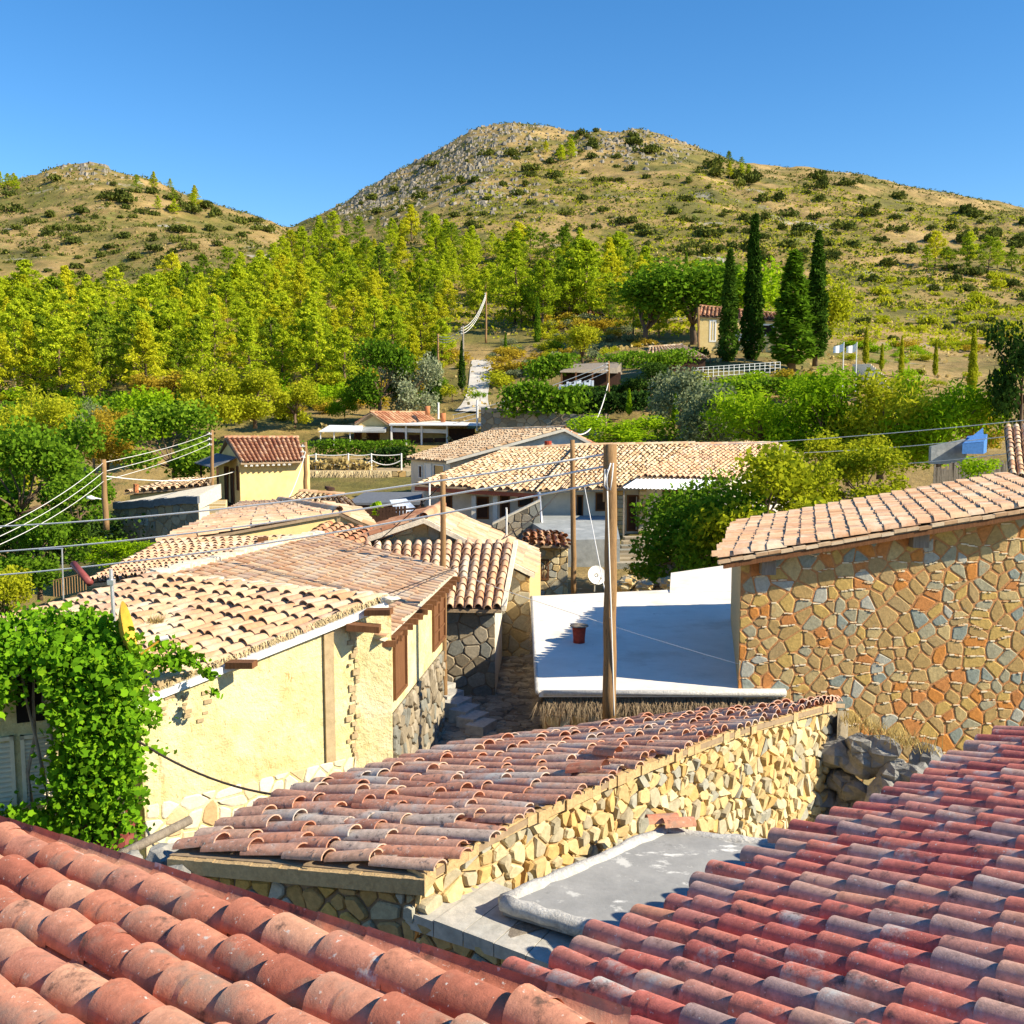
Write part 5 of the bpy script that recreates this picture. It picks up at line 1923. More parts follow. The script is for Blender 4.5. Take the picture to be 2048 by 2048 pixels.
# path up the hill
def strip(name, rows, m, lift=.12):
    mb = MB()
    pr = []
    for (u0, u1, v_) in rows:
        a, b = ground(u0, v_, 75, 260), ground(u1, v_, 75, 260)
        if a is None or b is None:
            continue
        pr.append((a, b))
    for (a, b), (c, d) in zip(pr, pr[1:]):
        n = 4
        for i in range(n):
            q = [a.lerp(b, i / n), a.lerp(b, (i + 1) / n), c.lerp(d, (i + 1) / n), c.lerp(d, i / n)]
            mb.poly([V((p.x, p.y, max(p.z, T(p.x, p.y)) + lift)) for p in q])
    return struct(mb.build(name, m))
strip('path', [(944, 990, 722), (942, 987, 732), (940, 985, 745), (939, 982, 760), (937, 979, 775), (933, 976, 790), (930, 976, 803), (922, 978, 815), (910, 984, 826)], m_path)

# ------------------------------------------------------------------ TREES
def limb(mb, a, b, r0, r1, k=4, w=.06):
    pts = [V(a).lerp(V(b), i / k) + V((random.uniform(-w, w), random.uniform(-w, w), 0)) * (0 < i < k) for i in range(k + 1)]
    mb.tube(pts, [r0 + (r1 - r0) * i / k for i in range(k + 1)], 6)
NEEDLE = [(0, -.6), (.26, 0), (0, .6), (-.26, 0)]
LEAFQ = [(0, -.5), (.4, 0), (0, .5), (-.4, 0)]
def proto_tree(kind, variant):
    """unit-height tree meshes: returns (crown mesh builder, trunk mesh builder)"""
    random.seed(kind.__hash__() % 1 + variant * 31 + len(kind))
    cr, tk = MB(), MB()
    C = []
    if kind == 'pine':
        limb(tk, (0, 0, -.06), (random.uniform(-.03, .03), 0, .93), .022, .004, 6, .012)
        wide = random.uniform(.26, .42)
        n = random.choice((30, 38, 46))
        base = random.uniform(.07, .24)
        pw = random.choice((.7, .85, 1.0, 1.15))
        for k in range(n):
            hz = base + (1 - base) * (k / n) ** .9
            f = (hz - base) / (1 - base)
            pr = min(1, f * 4 + .45) * (1 - f) ** pw
            ln = wide * pr * random.uniform(.4, 1.3) + .03
            a = k * 2.4 + random.uniform(-.4, .4)
            e = V((math.cos(a) * ln, math.sin(a) * ln, hz + ln * random.uniform(-.05, .45)))
            limb(tk, (0, 0, hz - .02), e, .005, .002, 2, .0)
            for q in (.5, .8, .98, 1.06):
                c = V((0, 0, hz)).lerp(e, q)
                s = .015 + .020 * pr
                for _ in range(26):
                    C.append((c.x + random.gauss(0, s), c.y + random.gauss(0, s), c.z + random.gauss(0, s * .75)))
        for _ in range(40):
            C.append((random.gauss(0, .02), random.gauss(0, .02), 1 - random.uniform(0, .1)))
        leaves(cr, C, .034, NEEDLE, .5)
    elif kind == 'cypress':
        limb(tk, (0, 0, -.04), (0, 0, .5), .018, .006, 4, .002)
        w = .088
        for _ in range(4600):
            h_ = random.random() ** .85
            pr = min(1, h_ * 5 + .45) * (1 - h_) ** .62
            a = random.uniform(0, 6.283)
            lump = 1 + .16 * math.sin(a * 3 + h_ * 23) + .12 * math.sin(a * 2 - h_ * 41)
            r_ = w * pr * lump * (random.random() ** .3)
            C.append((math.cos(a) * r_, math.sin(a) * r_, .03 + h_ * .97))
        n = len(C)
        cr_s = np.array(C)
        nr = np.stack([cr_s[:, 0], cr_s[:, 1], np.full(n, .02)], 1)
        leaves(cr, C, .034, [(0, -.35), (.26, 0), (0, .75), (-.26, 0)], .0)
    elif kind in ('broad', 'round', 'feather', 'bush'):
        nl = {'broad': 13, 'round': 9, 'feather': 15, 'bush': 5}[kind]
        lobes = []
        for k in range(nl):
            if kind == 'bush':
                c = V((random.gauss(0, .26), random.gauss(0, .26), random.uniform(.25, .55)))
                r_ = random.uniform(.22, .38)
            elif kind == 'round':
                a = random.uniform(0, 6.283)
                q = random.uniform(0, .28)
                c = V((q * math.cos(a), q * math.sin(a), random.uniform(.5, .78)))
                r_ = random.uniform(.16, .24)
            else:
                a = k * 2.4 + random.uniform(-.5, .5)
                q = random.uniform(.08, .40)
                c = V((q * math.cos(a), q * math.sin(a), random.uniform(.18, .82) - q * .2))
                r_ = random.uniform(.13, .23)
            lobes.append((c, r_))
            if kind != 'bush':
                limb(tk, (0, 0, .22), c, .012, .003, 3, .03)
        if kind != 'bush':
            limb(tk, (0, 0, -.06), (0, 0, .3), .03, .02, 3, .01)
        else:
            limb(tk, (0, 0, -.1), (0, 0, .35), .03, .01, 2, .01)
        tot = {'broad': 5200, 'round': 4200, 'feather': 5600, 'bush': 900}[kind]
        sr = sum(r_ ** 2 for _, r_ in lobes)
        for c, r_ in lobes:
            for _ in range(int(tot * r_ * r_ / sr)):
                d = V((random.gauss(0, 1), random.gauss(0, 1), random.gauss(0, 1))).normalized()
                q = r_ * (random.random() ** .45) * (1 + .35 * mnoise.noise(d * 2.2 + c * 9))
                z = c.z + d.z * q * (1.15 if kind == 'feather' else .9)
                if z > .02:
                    C.append((c.x + d.x * q, c.y + d.y * q, z))
        if kind == 'feather':
            C2 = np.array(C)
            leaves(cr, C2, .042, [(0, -.5), (.24, 0), (0, .9), (-.24, 0)], .3)
        else:
            leaves(cr, C, {'broad': .042, 'round': .04, 'bush': .085}[kind], LEAFQ, .35)
    elif kind == 'scrub':
        for k in range(4):
            c = V((random.gauss(0, .3), random.gauss(0, .3), .35))
            for _ in range(75):
                d = V((random.gauss(0, 1), random.gauss(0, 1), abs(random.gauss(0, 1)))).normalized()
                q = .42 * random.random() ** .35 * (1 + .3 * mnoise.noise(d * 2 + c * 5))
                C.append((c.x + d.x * q, c.y + d.y * q, max(.0, c.z - .3 + d.z * q * 1.1)))
        leaves(cr, C, .19, LEAFQ, .4)
    random.seed(int(variant * 77 + len(C)))
    return cr, tk
PROTO = {}
NVAR = {'pine': 8, 'cypress': 2, 'broad': 4, 'round': 2, 'feather': 4, 'bush': 4, 'scrub': 5}
NAMES = {'pine': 'pine_tree', 'cypress': 'cypress_tree', 'broad': 'broadleaf_tree', 'round': 'umbrella_pine_tree', 'feather': 'tamarisk_tree', 'bush': 'bush', 'scrub': 'hillside_bush'}
CATS = {'pine': 'pine tree', 'cypress': 'cypress', 'broad': 'tree', 'round': 'tree', 'feather': 'tree', 'bush': 'bush', 'scrub': 'bush'}
def plant(kind, p, hgt, label, leaf, wide=1.0, group=None, var=None, bark=None, tilt=0.0):
    var = random.randrange(NVAR[kind]) if var is None else var
    if kind == 'pine' and var >= 6:
        leaf = L_pine2
    elif kind == 'pine' and var >= 4:
        leaf = L_pine3
    key = (kind, var, leaf.name)
    scale = (hgt * wide, hgt * wide, hgt * (1.25 if kind == 'scrub' else 1))
    rz = random.uniform(0, 6.283)
    if kind == 'scrub':          # too small to show parts
        if key not in PROTO:
            o = proto_tree(kind, var)[0].build(NAMES[kind], leaf)
            PROTO[key] = (o,)
        else:
            o = PROTO[key][0].copy()
            COL.objects.link(o)
        o.location, o.scale, o.rotation_euler = p, scale, (0, 0, rz)
        return solo(o, label, CATS[kind], group)
    t = thing(NAMES[kind], label, CATS[kind], (0, 0, 0), group)
    if key not in PROTO:
        cr, tk = proto_tree(kind, var)
        a = cr.build('crown', leaf, t)
        b = tk.build('trunk', bark or m_bark, t, True)
        PROTO[key] = (a, b)
    else:
        for o in PROTO[key]:
            c = o.copy()
            COL.objects.link(c)
            c.parent = t
            c.matrix_parent_inverse = Matrix.Identity(4)
    t.location, t.scale, t.rotation_euler = p, scale, (tilt, 0, rz)
    return t
def px_h(p, hp):
    return hp / F * p.y
def tree_at(kind, u, v, d, hp, label, leaf, wide=1.0, **k):
    """tree whose foot is seen (or hidden) at (u, v), d metres away and hp photo pixels tall"""
    p = at(u, v, d)
    return plant(kind, p, px_h(p, hp) * {'broad': 1.2, 'feather': 1.15, 'round': 1.1}.get(kind, 1), label, leaf, wide * {'round': 1.35}.get(kind, 1), **k)

# named trees, each with its own place: kind, u, foot row, distance, pixel height, leaf, width, label
TREES = [
 ('cypress', 1456, 728, 112, 222, L_cyp, 1.15, 'left of the three tall dark cypresses above the terrace, blunt and leaning nothing'),
 ('cypress', 1503, 728, 114, 288, L_cyp, .95, 'tallest dark cypress with thin twisted tip above the terrace'),
 ('cypress', 1630, 722, 110, 252, L_cyp, 1.2, 'right tall cypress behind the speckled poplar'),
 ('cypress', 1583, 735, 107, 226, L_green, 2.3, 'slim speckled grey green poplar between the tall cypresses'),
 ('cypress', 1942, 815, 100, 158, L_yel, .85, 'tall slim yellow green cypress right of the tamarisks'),
 ('cypress', 1870, 752, 118, 72, L_yel, .9, 'short slim cypress on the slope nearest the tall yellow green one'),
 ('cypress', 1802, 748, 115, 75, L_yel, .9, 'short slim cypress behind the middle tamarisk'),
 ('cypress', 1731, 728, 112, 72, L_yel, 1.1, 'short slim cypress right of the flagpoles'),
 ('cypress', 1763, 740, 113, 52, L_yel, 1.1, 'smallest slim cypress beside the pale climbing steps'),
 ('cypress', 868, 818, 104, 118, L_cyp, 1.5, 'stout dark cypress beside the concrete path'),
 ('cypress', 924, 780, 112, 96, L_cyp, 1.0, 'narrow cypress by the pole left of the concrete path'),
 ('cypress', 1075, 690, 150, 92, L_green, .9, 'slim green cypress right of the path top'),
 ('cypress', 1011, 712, 145, 46, L_green, 1.1, 'tiny cypress at the head of the path'),
 ('cypress', 1240, 600, 200, 74, L_green, .8, 'left of two thin cypresses behind the umbrella pines'),
 ('cypress', 1256, 604, 200, 68, L_cyp, .8, 'right of two thin cypresses behind the umbrella pines'),
 ('cypress', 1372, 565, 230, 58, L_green, 1.2, 'lone small cypress on the open hillside'),
 ('cypress', 1400, 570, 230, 40, L_yel, 1.0, 'thin yellowish cypress on the open hillside'),
 ('cypress', 1258, 830, 80, 52, L_bright, 1.4, 'small bright cypress spire in the hedge behind the rounded shrub'),
 ('cypress', 1350, 850, 78, 62, L_bright, 1.4, 'small bright cypress spire right of the rounded shrub'),
 ('round', 1290, 700, 140, 150, L_green, 1.05, 'left umbrella pine with dark round crown above the terrace'),
 ('round', 1385, 690, 140, 165, L_green, 1.15, 'large umbrella pine with spreading dark crown above the terrace'),
 ('round', 1480, 680, 145, 150, L_bright, 1.0, 'bright umbrella pine behind the tallest cypress'),
 ('round', 1640, 700, 125, 130, L_yel, .8, 'yellow green pine behind the right tall cypress'),
 ('pine', 1170, 660, 165, 175, L_pine, 1.15, 'spreading pine above the red roofed hut'),
 ('pine', 1085, 655, 160, 130, L_pine, 1.0, 'young pine with bare trunk right of the track'),
 ('pine', 1030, 640, 168, 150, L_pine, 1.2, 'dark pine right of the hillside pole'),
 ('round', 1165, 735, 120, 78, L_yel, .9, 'small bright yellow round tree below the red roofed hut'),
 ('broad', 1240, 895, 72, 68, L_bright, 2.3, 'wide rounded bright shrub tree behind the long house ridge'),
 ('broad', 1360, 850, 80, 120, L_olive, 1.0, 'grey green olive tree behind the rounded shrub'),
 ('broad', 1420, 890, 72, 130, L_olive, 1.0, 'pale olive tree nearest the long house ridge'),
 ('broad', 1300, 790, 92, 55, L_dark, 1.8, 'dark vine covered tree below the terrace railing'),
 ('feather', 1530, 925, 68, 160, L_bright, 1.2, 'left feathery bright tamarisk behind the long roof'),
 ('feather', 1650, 930, 66, 182, L_bright, 1.1, 'middle feathery tamarisk behind the long roof'),
 ('feather', 1760, 945, 64, 200, L_yel, 1.1, 'tallest feathery yellow green tamarisk below the short cypresses'),
 ('feather', 1875, 940, 62, 190, L_bright, 1.0, 'right feathery tamarisk with dark underside'),
 ('broad', 1695, 965, 56, 105, L_yel, 1.2, 'yellowish small tree under the middle tamarisk'),
 ('broad', 1370, 1160, 36, 190, L_green, 1.1, 'dark green fig tree at the left of the big tree clump'),
 ('broad', 1450, 1150, 34.5, 210, L_green, .95, 'fig tree overhanging the white flat roof'),
 ('broad', 1520, 1140, 33.5, 220, L_yel, 1.1, 'yellow green tree behind the eave of the right stone house'),
 ('broad', 1610, 1080, 35, 160, L_yel, 1.1, 'golden green tree above the right stone house roof'),
 ('broad', 1730, 1040, 37, 130, L_yel, 1.25, 'rounded yellow green tree above the middle of the right stone roof'),
 ('broad', 2040, 870, 60, 220, L_dark, .62, 'very dark tall tree at the right edge'),
 ('broad', 1965, 900, 66, 90, L_gold, .8, 'dry golden shrub left of the dark edge tree'),
 ('bush', 1955, 960, 44, 60, L_bright, 1.3, 'bright green plants inside the picket fence'),
 ('bush', 1290, 1165, 37, 62, L_gold, .8, 'dry thorny bush behind the white flat roof'),
 ('feather', 70, 905, 74, 125, L_yel, 1.15, 'pale yellow green tamarisk at the far left'),
 ('feather', 20, 990, 58, 140, L_yel, 1.0, 'yellow tamarisk cut by the left edge'),
 ('feather', 215, 935, 70, 118, L_gold, 1.05, 'golden tamarisk left of the crossed wires'),
 ('feather', 180, 900, 74, 95, L_olive, .7, 'silvery tamarisk between the golden and the pale one'),
 ('broad', 300, 880, 80, 110, L_bright, 1.1, 'bright green tree above the dark walnut tree'),
 ('broad', 350, 975, 66, 150, L_green, 1.2, 'dark walnut tree left of the balcony house'),
 ('broad', 420, 850, 90, 120, L_yel, 1.1, 'yellow green tree behind the balcony house roof'),
 ('broad', 330, 830, 95, 90, L_gold, 1.4, 'golden brown tree at the foot of the pine wood'),
 ('broad', 510, 850, 92, 95, L_yel, 1.3, 'yellow shrub tree above the balcony house ridge'),
 ('broad', 590, 850, 98, 80, L_yel, 1.2, 'yellow green shrub tree left of the restaurant'),
 ('broad', 110, 1010, 52, 190, L_green, .95, 'dark green tree at the left behind the street lamp pole'),
 ('broad', 40, 1080, 44, 200, L_green, 1.0, 'big green tree at the left edge crossed by pale cables'),
 ('broad', 150, 1100, 43, 135, L_green, 1.2, 'big green tree behind the television antenna'),
 ('broad', 225, 1130, 39, 58, L_bright, 1.8, 'bright fig tree below the grey stone house wall'),
 ('broad', 300, 1115, 38, 34, L_bright, 2.2, 'low bright fig tree touching the diagonal tile roof'),
 ('broad', 80, 1190, 34, 150, L_green, 1.1, 'shaded green tree beside the rusty railing'),
 ('broad', 10, 1270, 30, 130, L_yel, .9, 'yellowish green tree at the left edge beyond the yellow roof'),
 ('broad', 760, 830, 100, 130, L_green, .9, 'dark leafy tree left of the stout cypress'),
 ('broad', 820, 830, 101, 125, L_olive, .8, 'grey green tree behind the restaurant ridge'),
 ('broad', 690, 835, 103, 60, L_bright, 1.0, 'small bright tree above the restaurant awning'),
 ('bush', 1010, 780, 118, 50, L_yel, 1.6, 'yellow shrub right of the concrete path'),
 ('bush', 1030, 755, 124, 46, L_gold, 1.6, 'golden shrub above the yellow path shrub'),
 ('bush', 905, 800, 112, 40, L_yel, 1.3, 'yellow shrub between the cypress and the path'),
 ('bush', 1085, 735, 130, 36, L_gold, 1.7, 'dry golden shrub at the path top'),
 ('bush', 1130, 745, 126, 30, L_olive, 1.5, 'grey green shrub before the pergola'),
 ('bush', 960, 800, 108, 26, L_bright, 1.0, 'small green bush at the foot of the path'),
 ('bush', 1590, 770, 96, 46, L_gold, 1.6, 'reddish dry bush below the flagpoles'),
 ('bush', 1460, 790, 96, 50, L_bright, 1.7, 'bright green bush on the dark terrace wall'),
 ('bush', 1520, 775, 97, 44, L_bright, 1.5, 'bright green bush left of the reddish dry bush'),
 ('bush', 1370, 770, 97, 40, L_yel, 1.6, 'pale flowering bush below the left railing'),
 ('bush', 1620, 780, 94, 44, L_green, 1.8, 'green bush at the feet of the flagpoles'),
 ('bush', 1420, 725, 111, 42, L_dark, 1.3, 'dark bush at the foot of the left tall cypress'),
]
for k, u, v_, d, hp, lf, wd, lb in TREES:
    if k == 'cypress' and 'leaning nothing' in lb:
        lb = 'left and shortest of the three tall dark cypresses above the terrace'
    tree_at(k, u, v_, d, hp, lb, lf, wd)

# vine hedges on the upper terraces: long leafy masses
def hedge(label, a, b, hgt, dep, n, leaf, name='hedge', cat='hedge', sz=.35, lump=.5):
    a, b = V(a), V(b)
    C = []
    for _ in range(n):
        t = random.random()
        c = a.lerp(b, t)
        q = 1 + lump * mnoise.noise(V((t * (b - a).length * .35, 3.3, 0)))
        C.append((c.x + random.gauss(0, dep * .35), c.y + random.gauss(0, dep * .4), c.z + hgt * q * random.random() ** .7))
    mb = MB()
    leaves(mb, C, sz, LEAFQ, .4)
    return solo(mb.build(name, leaf), label, cat)
hedge('dark green vine hedge spilling over the grey retaining wall', at(1010, 835, 85), at(1160, 828, 85), 2.6, 1.6, 2600, L_green)
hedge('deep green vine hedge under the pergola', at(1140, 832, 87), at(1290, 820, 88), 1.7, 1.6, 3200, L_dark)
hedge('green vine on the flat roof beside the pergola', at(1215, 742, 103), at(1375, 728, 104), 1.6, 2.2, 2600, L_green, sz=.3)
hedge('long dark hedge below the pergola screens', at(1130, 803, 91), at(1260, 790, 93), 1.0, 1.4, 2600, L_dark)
hedge('green ivy left of the pergola roof', at(1062, 770, 97), at(1140, 745, 98), 2.0, 1.5, 1500, L_green)
hedge('dark green clipped hedge before the restaurant', at(628, 912, 84), at(815, 912, 82), 1.3, 1.4, 3000, L_green, sz=.22, lump=.3)
hedge('dark green creeper beside the rope fence', at(745, 936, 76), at(820, 936, 75), 1.4, 1.0, 1500, L_dark, sz=.22)
hedge('pale dry plants along the rope fence', at(615, 944, 73.2), at(745, 942, 73.2), .8, .6, 1400, L_dry, 'dry_plants', 'plants', .28)
hedge('green hedge below the white terrace railing', at(1340, 800, 95), at(1660, 788, 95), 1.5, 1.4, 4200, L_green)
hedge('dense green undergrowth behind the long village roofs', at(1320, 890, 84), at(1960, 865, 84), 2.6, 2.5, 7500, L_green, 'undergrowth', 'undergrowth')
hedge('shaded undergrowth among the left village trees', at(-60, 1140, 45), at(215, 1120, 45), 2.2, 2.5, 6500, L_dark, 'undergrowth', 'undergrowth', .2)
hedge('dark undergrowth at the foot of the pine wood', at(-60, 880, 88), at(420, 860, 92), 3.0, 3.0, 4200, L_green, 'undergrowth', 'undergrowth')
hedge('small leafy plant by the board fence', at(748, 1030, 43.6), at(760, 1030, 43.6), .5, .12, 40, L_bright, 'plant', 'plant', .3, 0)

# woods of pines: scattered by zone, nothing tells their trees apart
def wood(n, poly, hp, leafs, label, group, kind='pine', wide=(.85, 1.25), mind=2.6, lo=80):
    us_ = [p[0] for p in poly]
    vs_ = [p[1] for p in poly]
    got = []
    tries = 0
    while len(got) < n and tries < n * 30:
        tries += 1
        u, v_ = random.uniform(min(us_), max(us_)), random.uniform(min(vs_), max(vs_))
        if not inpoly(poly, u, v_):
            continue
        p = ground(u, v_, lo)
        if p is None or any((p.x - q.x) ** 2 + (p.y - q.y) ** 2 < mind ** 2 for q in got):
            continue
        got.append(p)
    for p in got:
        hgt = px_h(p, random.uniform(*hp)) if kind != 'pine' else random.uniform(*hp)
        plant(kind, p - V((0, 0, .2)), hgt, label, random.choice(leafs), random.uniform(*wide), group)
wood(60, [(-60, 810), (-60, 700), (300, 700), (520, 710), (640, 720), (640, 780), (450, 800), (300, 820)], (5, 11), [L_pine], 'tall pine in the front ranks of the dense wood left of the path', 'pines in the front of the left wood')
wood(68, [(-60, 700), (-60, 640), (250, 630), (480, 600), (700, 570), (900, 600), (900, 660), (720, 710), (520, 710)], (4.5, 10.5), [L_pine], 'pine in the middle of the dense wood left of the path', 'pines in the middle of the left wood')
wood(60, [(250, 630), (480, 560), (600, 500), (680, 470), (800, 465), (930, 500), (960, 560), (900, 600), (480, 610)], (4, 10), [L_pine], 'pine high on the saddle between the two hills', 'pines on the saddle')
wood(36, [(950, 655), (930, 520), (1050, 500), (1230, 530), (1260, 620), (1120, 640)], (6, 10.5), [L_pine], 'pine on the slope right of the hillside track', 'pines right of the track')
wood(9, [(230, 390), (330, 370), (400, 400), (420, 440), (320, 430)], (4, 7), [L_pine], 'pine in the small grove on the left hill shoulder', 'pines on the left hill')
wood(24, [(1010, 640), (1180, 590), (1330, 560), (1440, 600), (1420, 670), (1290, 680), (1130, 690)], (6, 10), [L_pine], 'pine among the houses left of the tall cypresses', 'pines among the upper houses', mind=3)
wood(20, [(600, 700), (880, 665), (890, 740), (830, 790), (620, 795)], (5.5, 9), [L_pine], 'young pine on the bank between the wood and the path', 'pines beside the path')
wood(46, [(560, 740), (900, 690), (930, 760), (850, 815), (560, 835)], (18, 44), [L_yel, L_gold, L_green], 'bush on the dry bank above the restaurant', 'bushes above the restaurant', 'bush', (1.1, 1.8), 1.6)
wood(4, [(-20, 375), (60, 375), (60, 385), (-20, 385)], (5, 7), [L_pine], 'pine on the far left skyline', 'pines on the left skyline', mind=4)
wood(9, [(1840, 530), (2060, 520), (2060, 560), (1850, 545)], (6, 9), [L_pine], 'pale green pine in the grove high on the right slope', 'pines on the right slope')
wood(5, [(1450, 340), (1500, 338), (1500, 365), (1440, 365)], (5, 8), [L_pine], 'pine on the right shoulder of the main hill', 'pines on the main hill shoulder')
wood(5, [(1090, 300), (1150, 300), (1150, 330), (1090, 330)], (5, 9), [L_pine], 'light green pine just below the main summit', 'pines below the summit')
wood(40, [(-60, 870), (-60, 790), (300, 805), (600, 780), (700, 730), (700, 790), (600, 840), (350, 850)], (34, 62), [L_yel, L_green, L_bright], 'leafy bush along the foot of the left pine wood', 'bushes at the foot of the left wood', 'bush', (1.0, 1.6), 2.0)
wood(60, [(990, 690), (1200, 630), (1300, 690), (1130, 745), (990, 760)], (16, 34), [L_yel, L_gold, L_olive], 'low bush on the dry bank above the pergola', 'bushes on the dry bank', 'bush', (1.2, 1.8), 1.5)
wood(36, [(1650, 700), (1950, 660), (2060, 690), (2060, 800), (1900, 800), (1680, 730)], (14, 30), [L_yel, L_gold, L_bright], 'small bush on the slope right of the flagpoles', 'bushes right of the flagpoles', 'bush', (1.2, 1.8), 2.0)
wood(90, [(-60, 560), (-60, 400), (150, 345), (400, 410), (560, 460), (420, 520), (200, 560)], (9, 26), [L_scrub], 'round dark bush on the left hill', 'bushes on the left hill', 'scrub', (.8, 1.3), 3.0)
wood(90, [(680, 430), (880, 320), (980, 260), (1200, 262), (1350, 300), (1350, 500), (1000, 480)], (9, 24), [L_scrub], 'round dark bush on the front of the main hill', 'bushes on the main hill', 'scrub', (.8, 1.3), 3.5)
wood(110, [(1350, 300), (1500, 335), (1900, 410), (2060, 430), (2060, 560), (1350, 520)], (9, 30), [L_scrub], 'round dark bush on the upper right slope', 'bushes on the right slope', 'scrub', (.8, 1.3), 3.5)
wood(70, [(1560, 560), (2060, 560), (2060, 700), (1660, 700), (1600, 620)], (10, 30), [L_yel, L_scrub, L_yel], 'small yellow green bush on the terraced right slope', 'bushes on the terraced slope', 'scrub', (.8, 1.1), 3.0)

# the far ranks of the wood merge into one mass of crowns
mb = MB()
k = 0
src = [np.zeros(PROTO[q][0].data.vertices.__len__() * 3) for q in PROTO if q[0] == 'pine']
for a_, q in zip(src, [q for q in PROTO if q[0] == 'pine']):
    PROTO[q][0].data.vertices.foreach_get('co', a_)
src = [a_.reshape(-1, 4, 3)[::2] for a_ in src]
pz = [(-60, 690), (-60, 625), (250, 620), (480, 570), (620, 500), (800, 470), (960, 510), (1230, 530), (1260, 600), (900, 610), (700, 690), (300, 700)]
while k < 150:
    u, v_ = random.uniform(-60, 1260), random.uniform(465, 710)
    if not inpoly(pz, u, v_):
        continue
    p = ground(u, v_, 100)
    if p is None:
        continue
    k += 1
    a_ = random.choice(src)
    hgt, wd, an = random.uniform(4, 8.5), random.uniform(1, 1.4), random.uniform(0, 6.28)
    ca_, sa_ = math.cos(an), math.sin(an)
    b_ = a_ - a_.mean(1, keepdims=True)
    c_ = a_.mean(1, keepdims=True) + b_ * 1.35
    X = (c_[..., 0] * ca_ - c_[..., 1] * sa_) * hgt * wd + p.x
    Y = (c_[..., 0] * sa_ + c_[..., 1] * ca_) * hgt * wd + p.y
    Z = c_[..., 2] * hgt + p.z - .2
    P_ = np.stack([X, Y, Z], -1)
    t_ = random.random()
    mb.add(P_.reshape(-1, 3), np.arange(len(a_) * 4).reshape(-1, 4), 0, np.clip(rng.random(len(a_)) * .6 + t_ * .4, 0, 1))
o = struct(mb.build('pine_wood', L_pine), 'stuff', 'far ranks of pines merging into one wood on the saddle')
o['category'] = 'wood'

# tiny scrub and dry tufts no one could count
def tufts(name, n, poly, size, leaf, lo=150, per=5):
    C, s = [], []
    us_ = [p[0] for p in poly]
    vs_ = [p[1] for p in poly]
    k = 0
    while k < n:
        k += 1
        y = random.uniform(*lo)
        u = random.uniform(min(us_), max(us_))
        x = (u - 1024) / F * y
        if mnoise.noise(V((x, y, 4)) * .03) < random.uniform(-.5, .25):
            continue
        z = T(x, y)
        r_ = random.uniform(*size)
        for _ in range(per):
            C.append((x + random.gauss(0, r_ * .5), y + random.gauss(0, r_ * .5), z + random.uniform(0, r_ * .8)))
            s.append(r_)
    mb = MB()
    leaves(mb, C, 1.0, [(0, -.5), (.4, 0), (0, .5), (-.4, 0)], .5)
    # scale by s: rebuild with per leaf size
    mb.c = []
    leaves(mb, C, np.array(s) * .75, [(0, -.5), (.4, 0), (0, .5), (-.4, 0)], .5)
    o = struct(mb.build(name, leaf), 'stuff')
    return o
random.seed(5)
o = tufts('scrub', 26000, [(-100, 0), (2150, 0)], (.35, 1.1), L_scrub, (200, 560), 6)
o['label'] = 'low green scrub dotted over the dry hills'
o['category'] = 'scrub'
o = tufts('dry_grass', 9000, [(-100, 0), (2150, 0)], (.3, .8), L_dry, (92, 480), 5)
o['label'] = 'dry straw tufts over the hills'
o['category'] = 'grass'
o = tufts('yellow_scrub', 16000, [(900, 0), (2150, 0)], (.35, .9), L_yel, (150, 430), 6)
o['label'] = 'yellow green low scrub on the terraced slope'
o['category'] = 'scrub'

# ------------------------------------------------------------------ POLES AND CABLES
def pole(label, u, vt, vb, d, r, name='utility_pole', lean=(0, 0), m=None, arms=False, group=None):
    b = at(u, vb, d)
    t = at(u + lean[0], vt, d)
    th = thing(name, label, 'pole', tuple(b), group)
    mb = MB()
    n = 8
    pts = [b.lerp(t, i / n) + V((random.uniform(-r, r) * .15, random.uniform(-r, r) * .15, 0)) for i in range(n + 1)]
    mb.tube(pts, [r * (1.12 - .22 * i / n) for i in range(n + 1)], 14)
    mb.build('shaft', m or m_pole, th, True)
    if arms:
        mb = MB()
        for k in range(3):
            q = t + V((0, 0, -.25 - .3 * k))
            mb.cbox(q + V((-.12, -r, 0)), .24, .05, .05)
            mb.tube([q + V((-.14, -r, 0)), q + V((-.14, -r, .12))], .035, 6)
        mb.build('insulator', m_paint, th)
    return t, b, th
mt, mb_, mth = pole('tallest brown timber pole standing before the white flat roof', 1219, 889, 1450, 17.0, .105, lean=(4, 0))
mb = MB()
pp = []
for i in range(20):
    t = i / 19
    q = mt.lerp(mb_, .16 + t * .8)
    an = .9 + 1.3 * t
    pp.append(q + V((-math.cos(an) * .115, -math.sin(an) * .115, 0)))
mb.tube(pp, .012, 5)
for s in (1, -1):
    q = mt + V((.02 * s, -.12, -.30))
    mb.tube([q + V((0, 0, 0)), q + V((.03 * s - .05, -.03, -.25)), q + V((-.04, -.02, -.45)), q + V((-.10, 0, -.38)), q + V((-.09, .02, -.1))], .012, 5)
mb.build('down_cable', m_wire, mth, True)
mb = MB()
mb.tube([mt + V((-.10, 0, -.0)), mt + V((-.10, 0, -.95))], .035, 6)
mb.build('side_batten', m_pole, mth)
p2t, _, _ = pole('slimmer brown pole left of the tallest pole beside the grey cement wall', 1148, 880, 1195, 34, .085, lean=(-4, 0))
p3t, _, _ = pole('mid brown pole rising behind the yellow house eave by the lean-to', 889, 950, 1420, 21.8, .062, lean=(-4, 0))
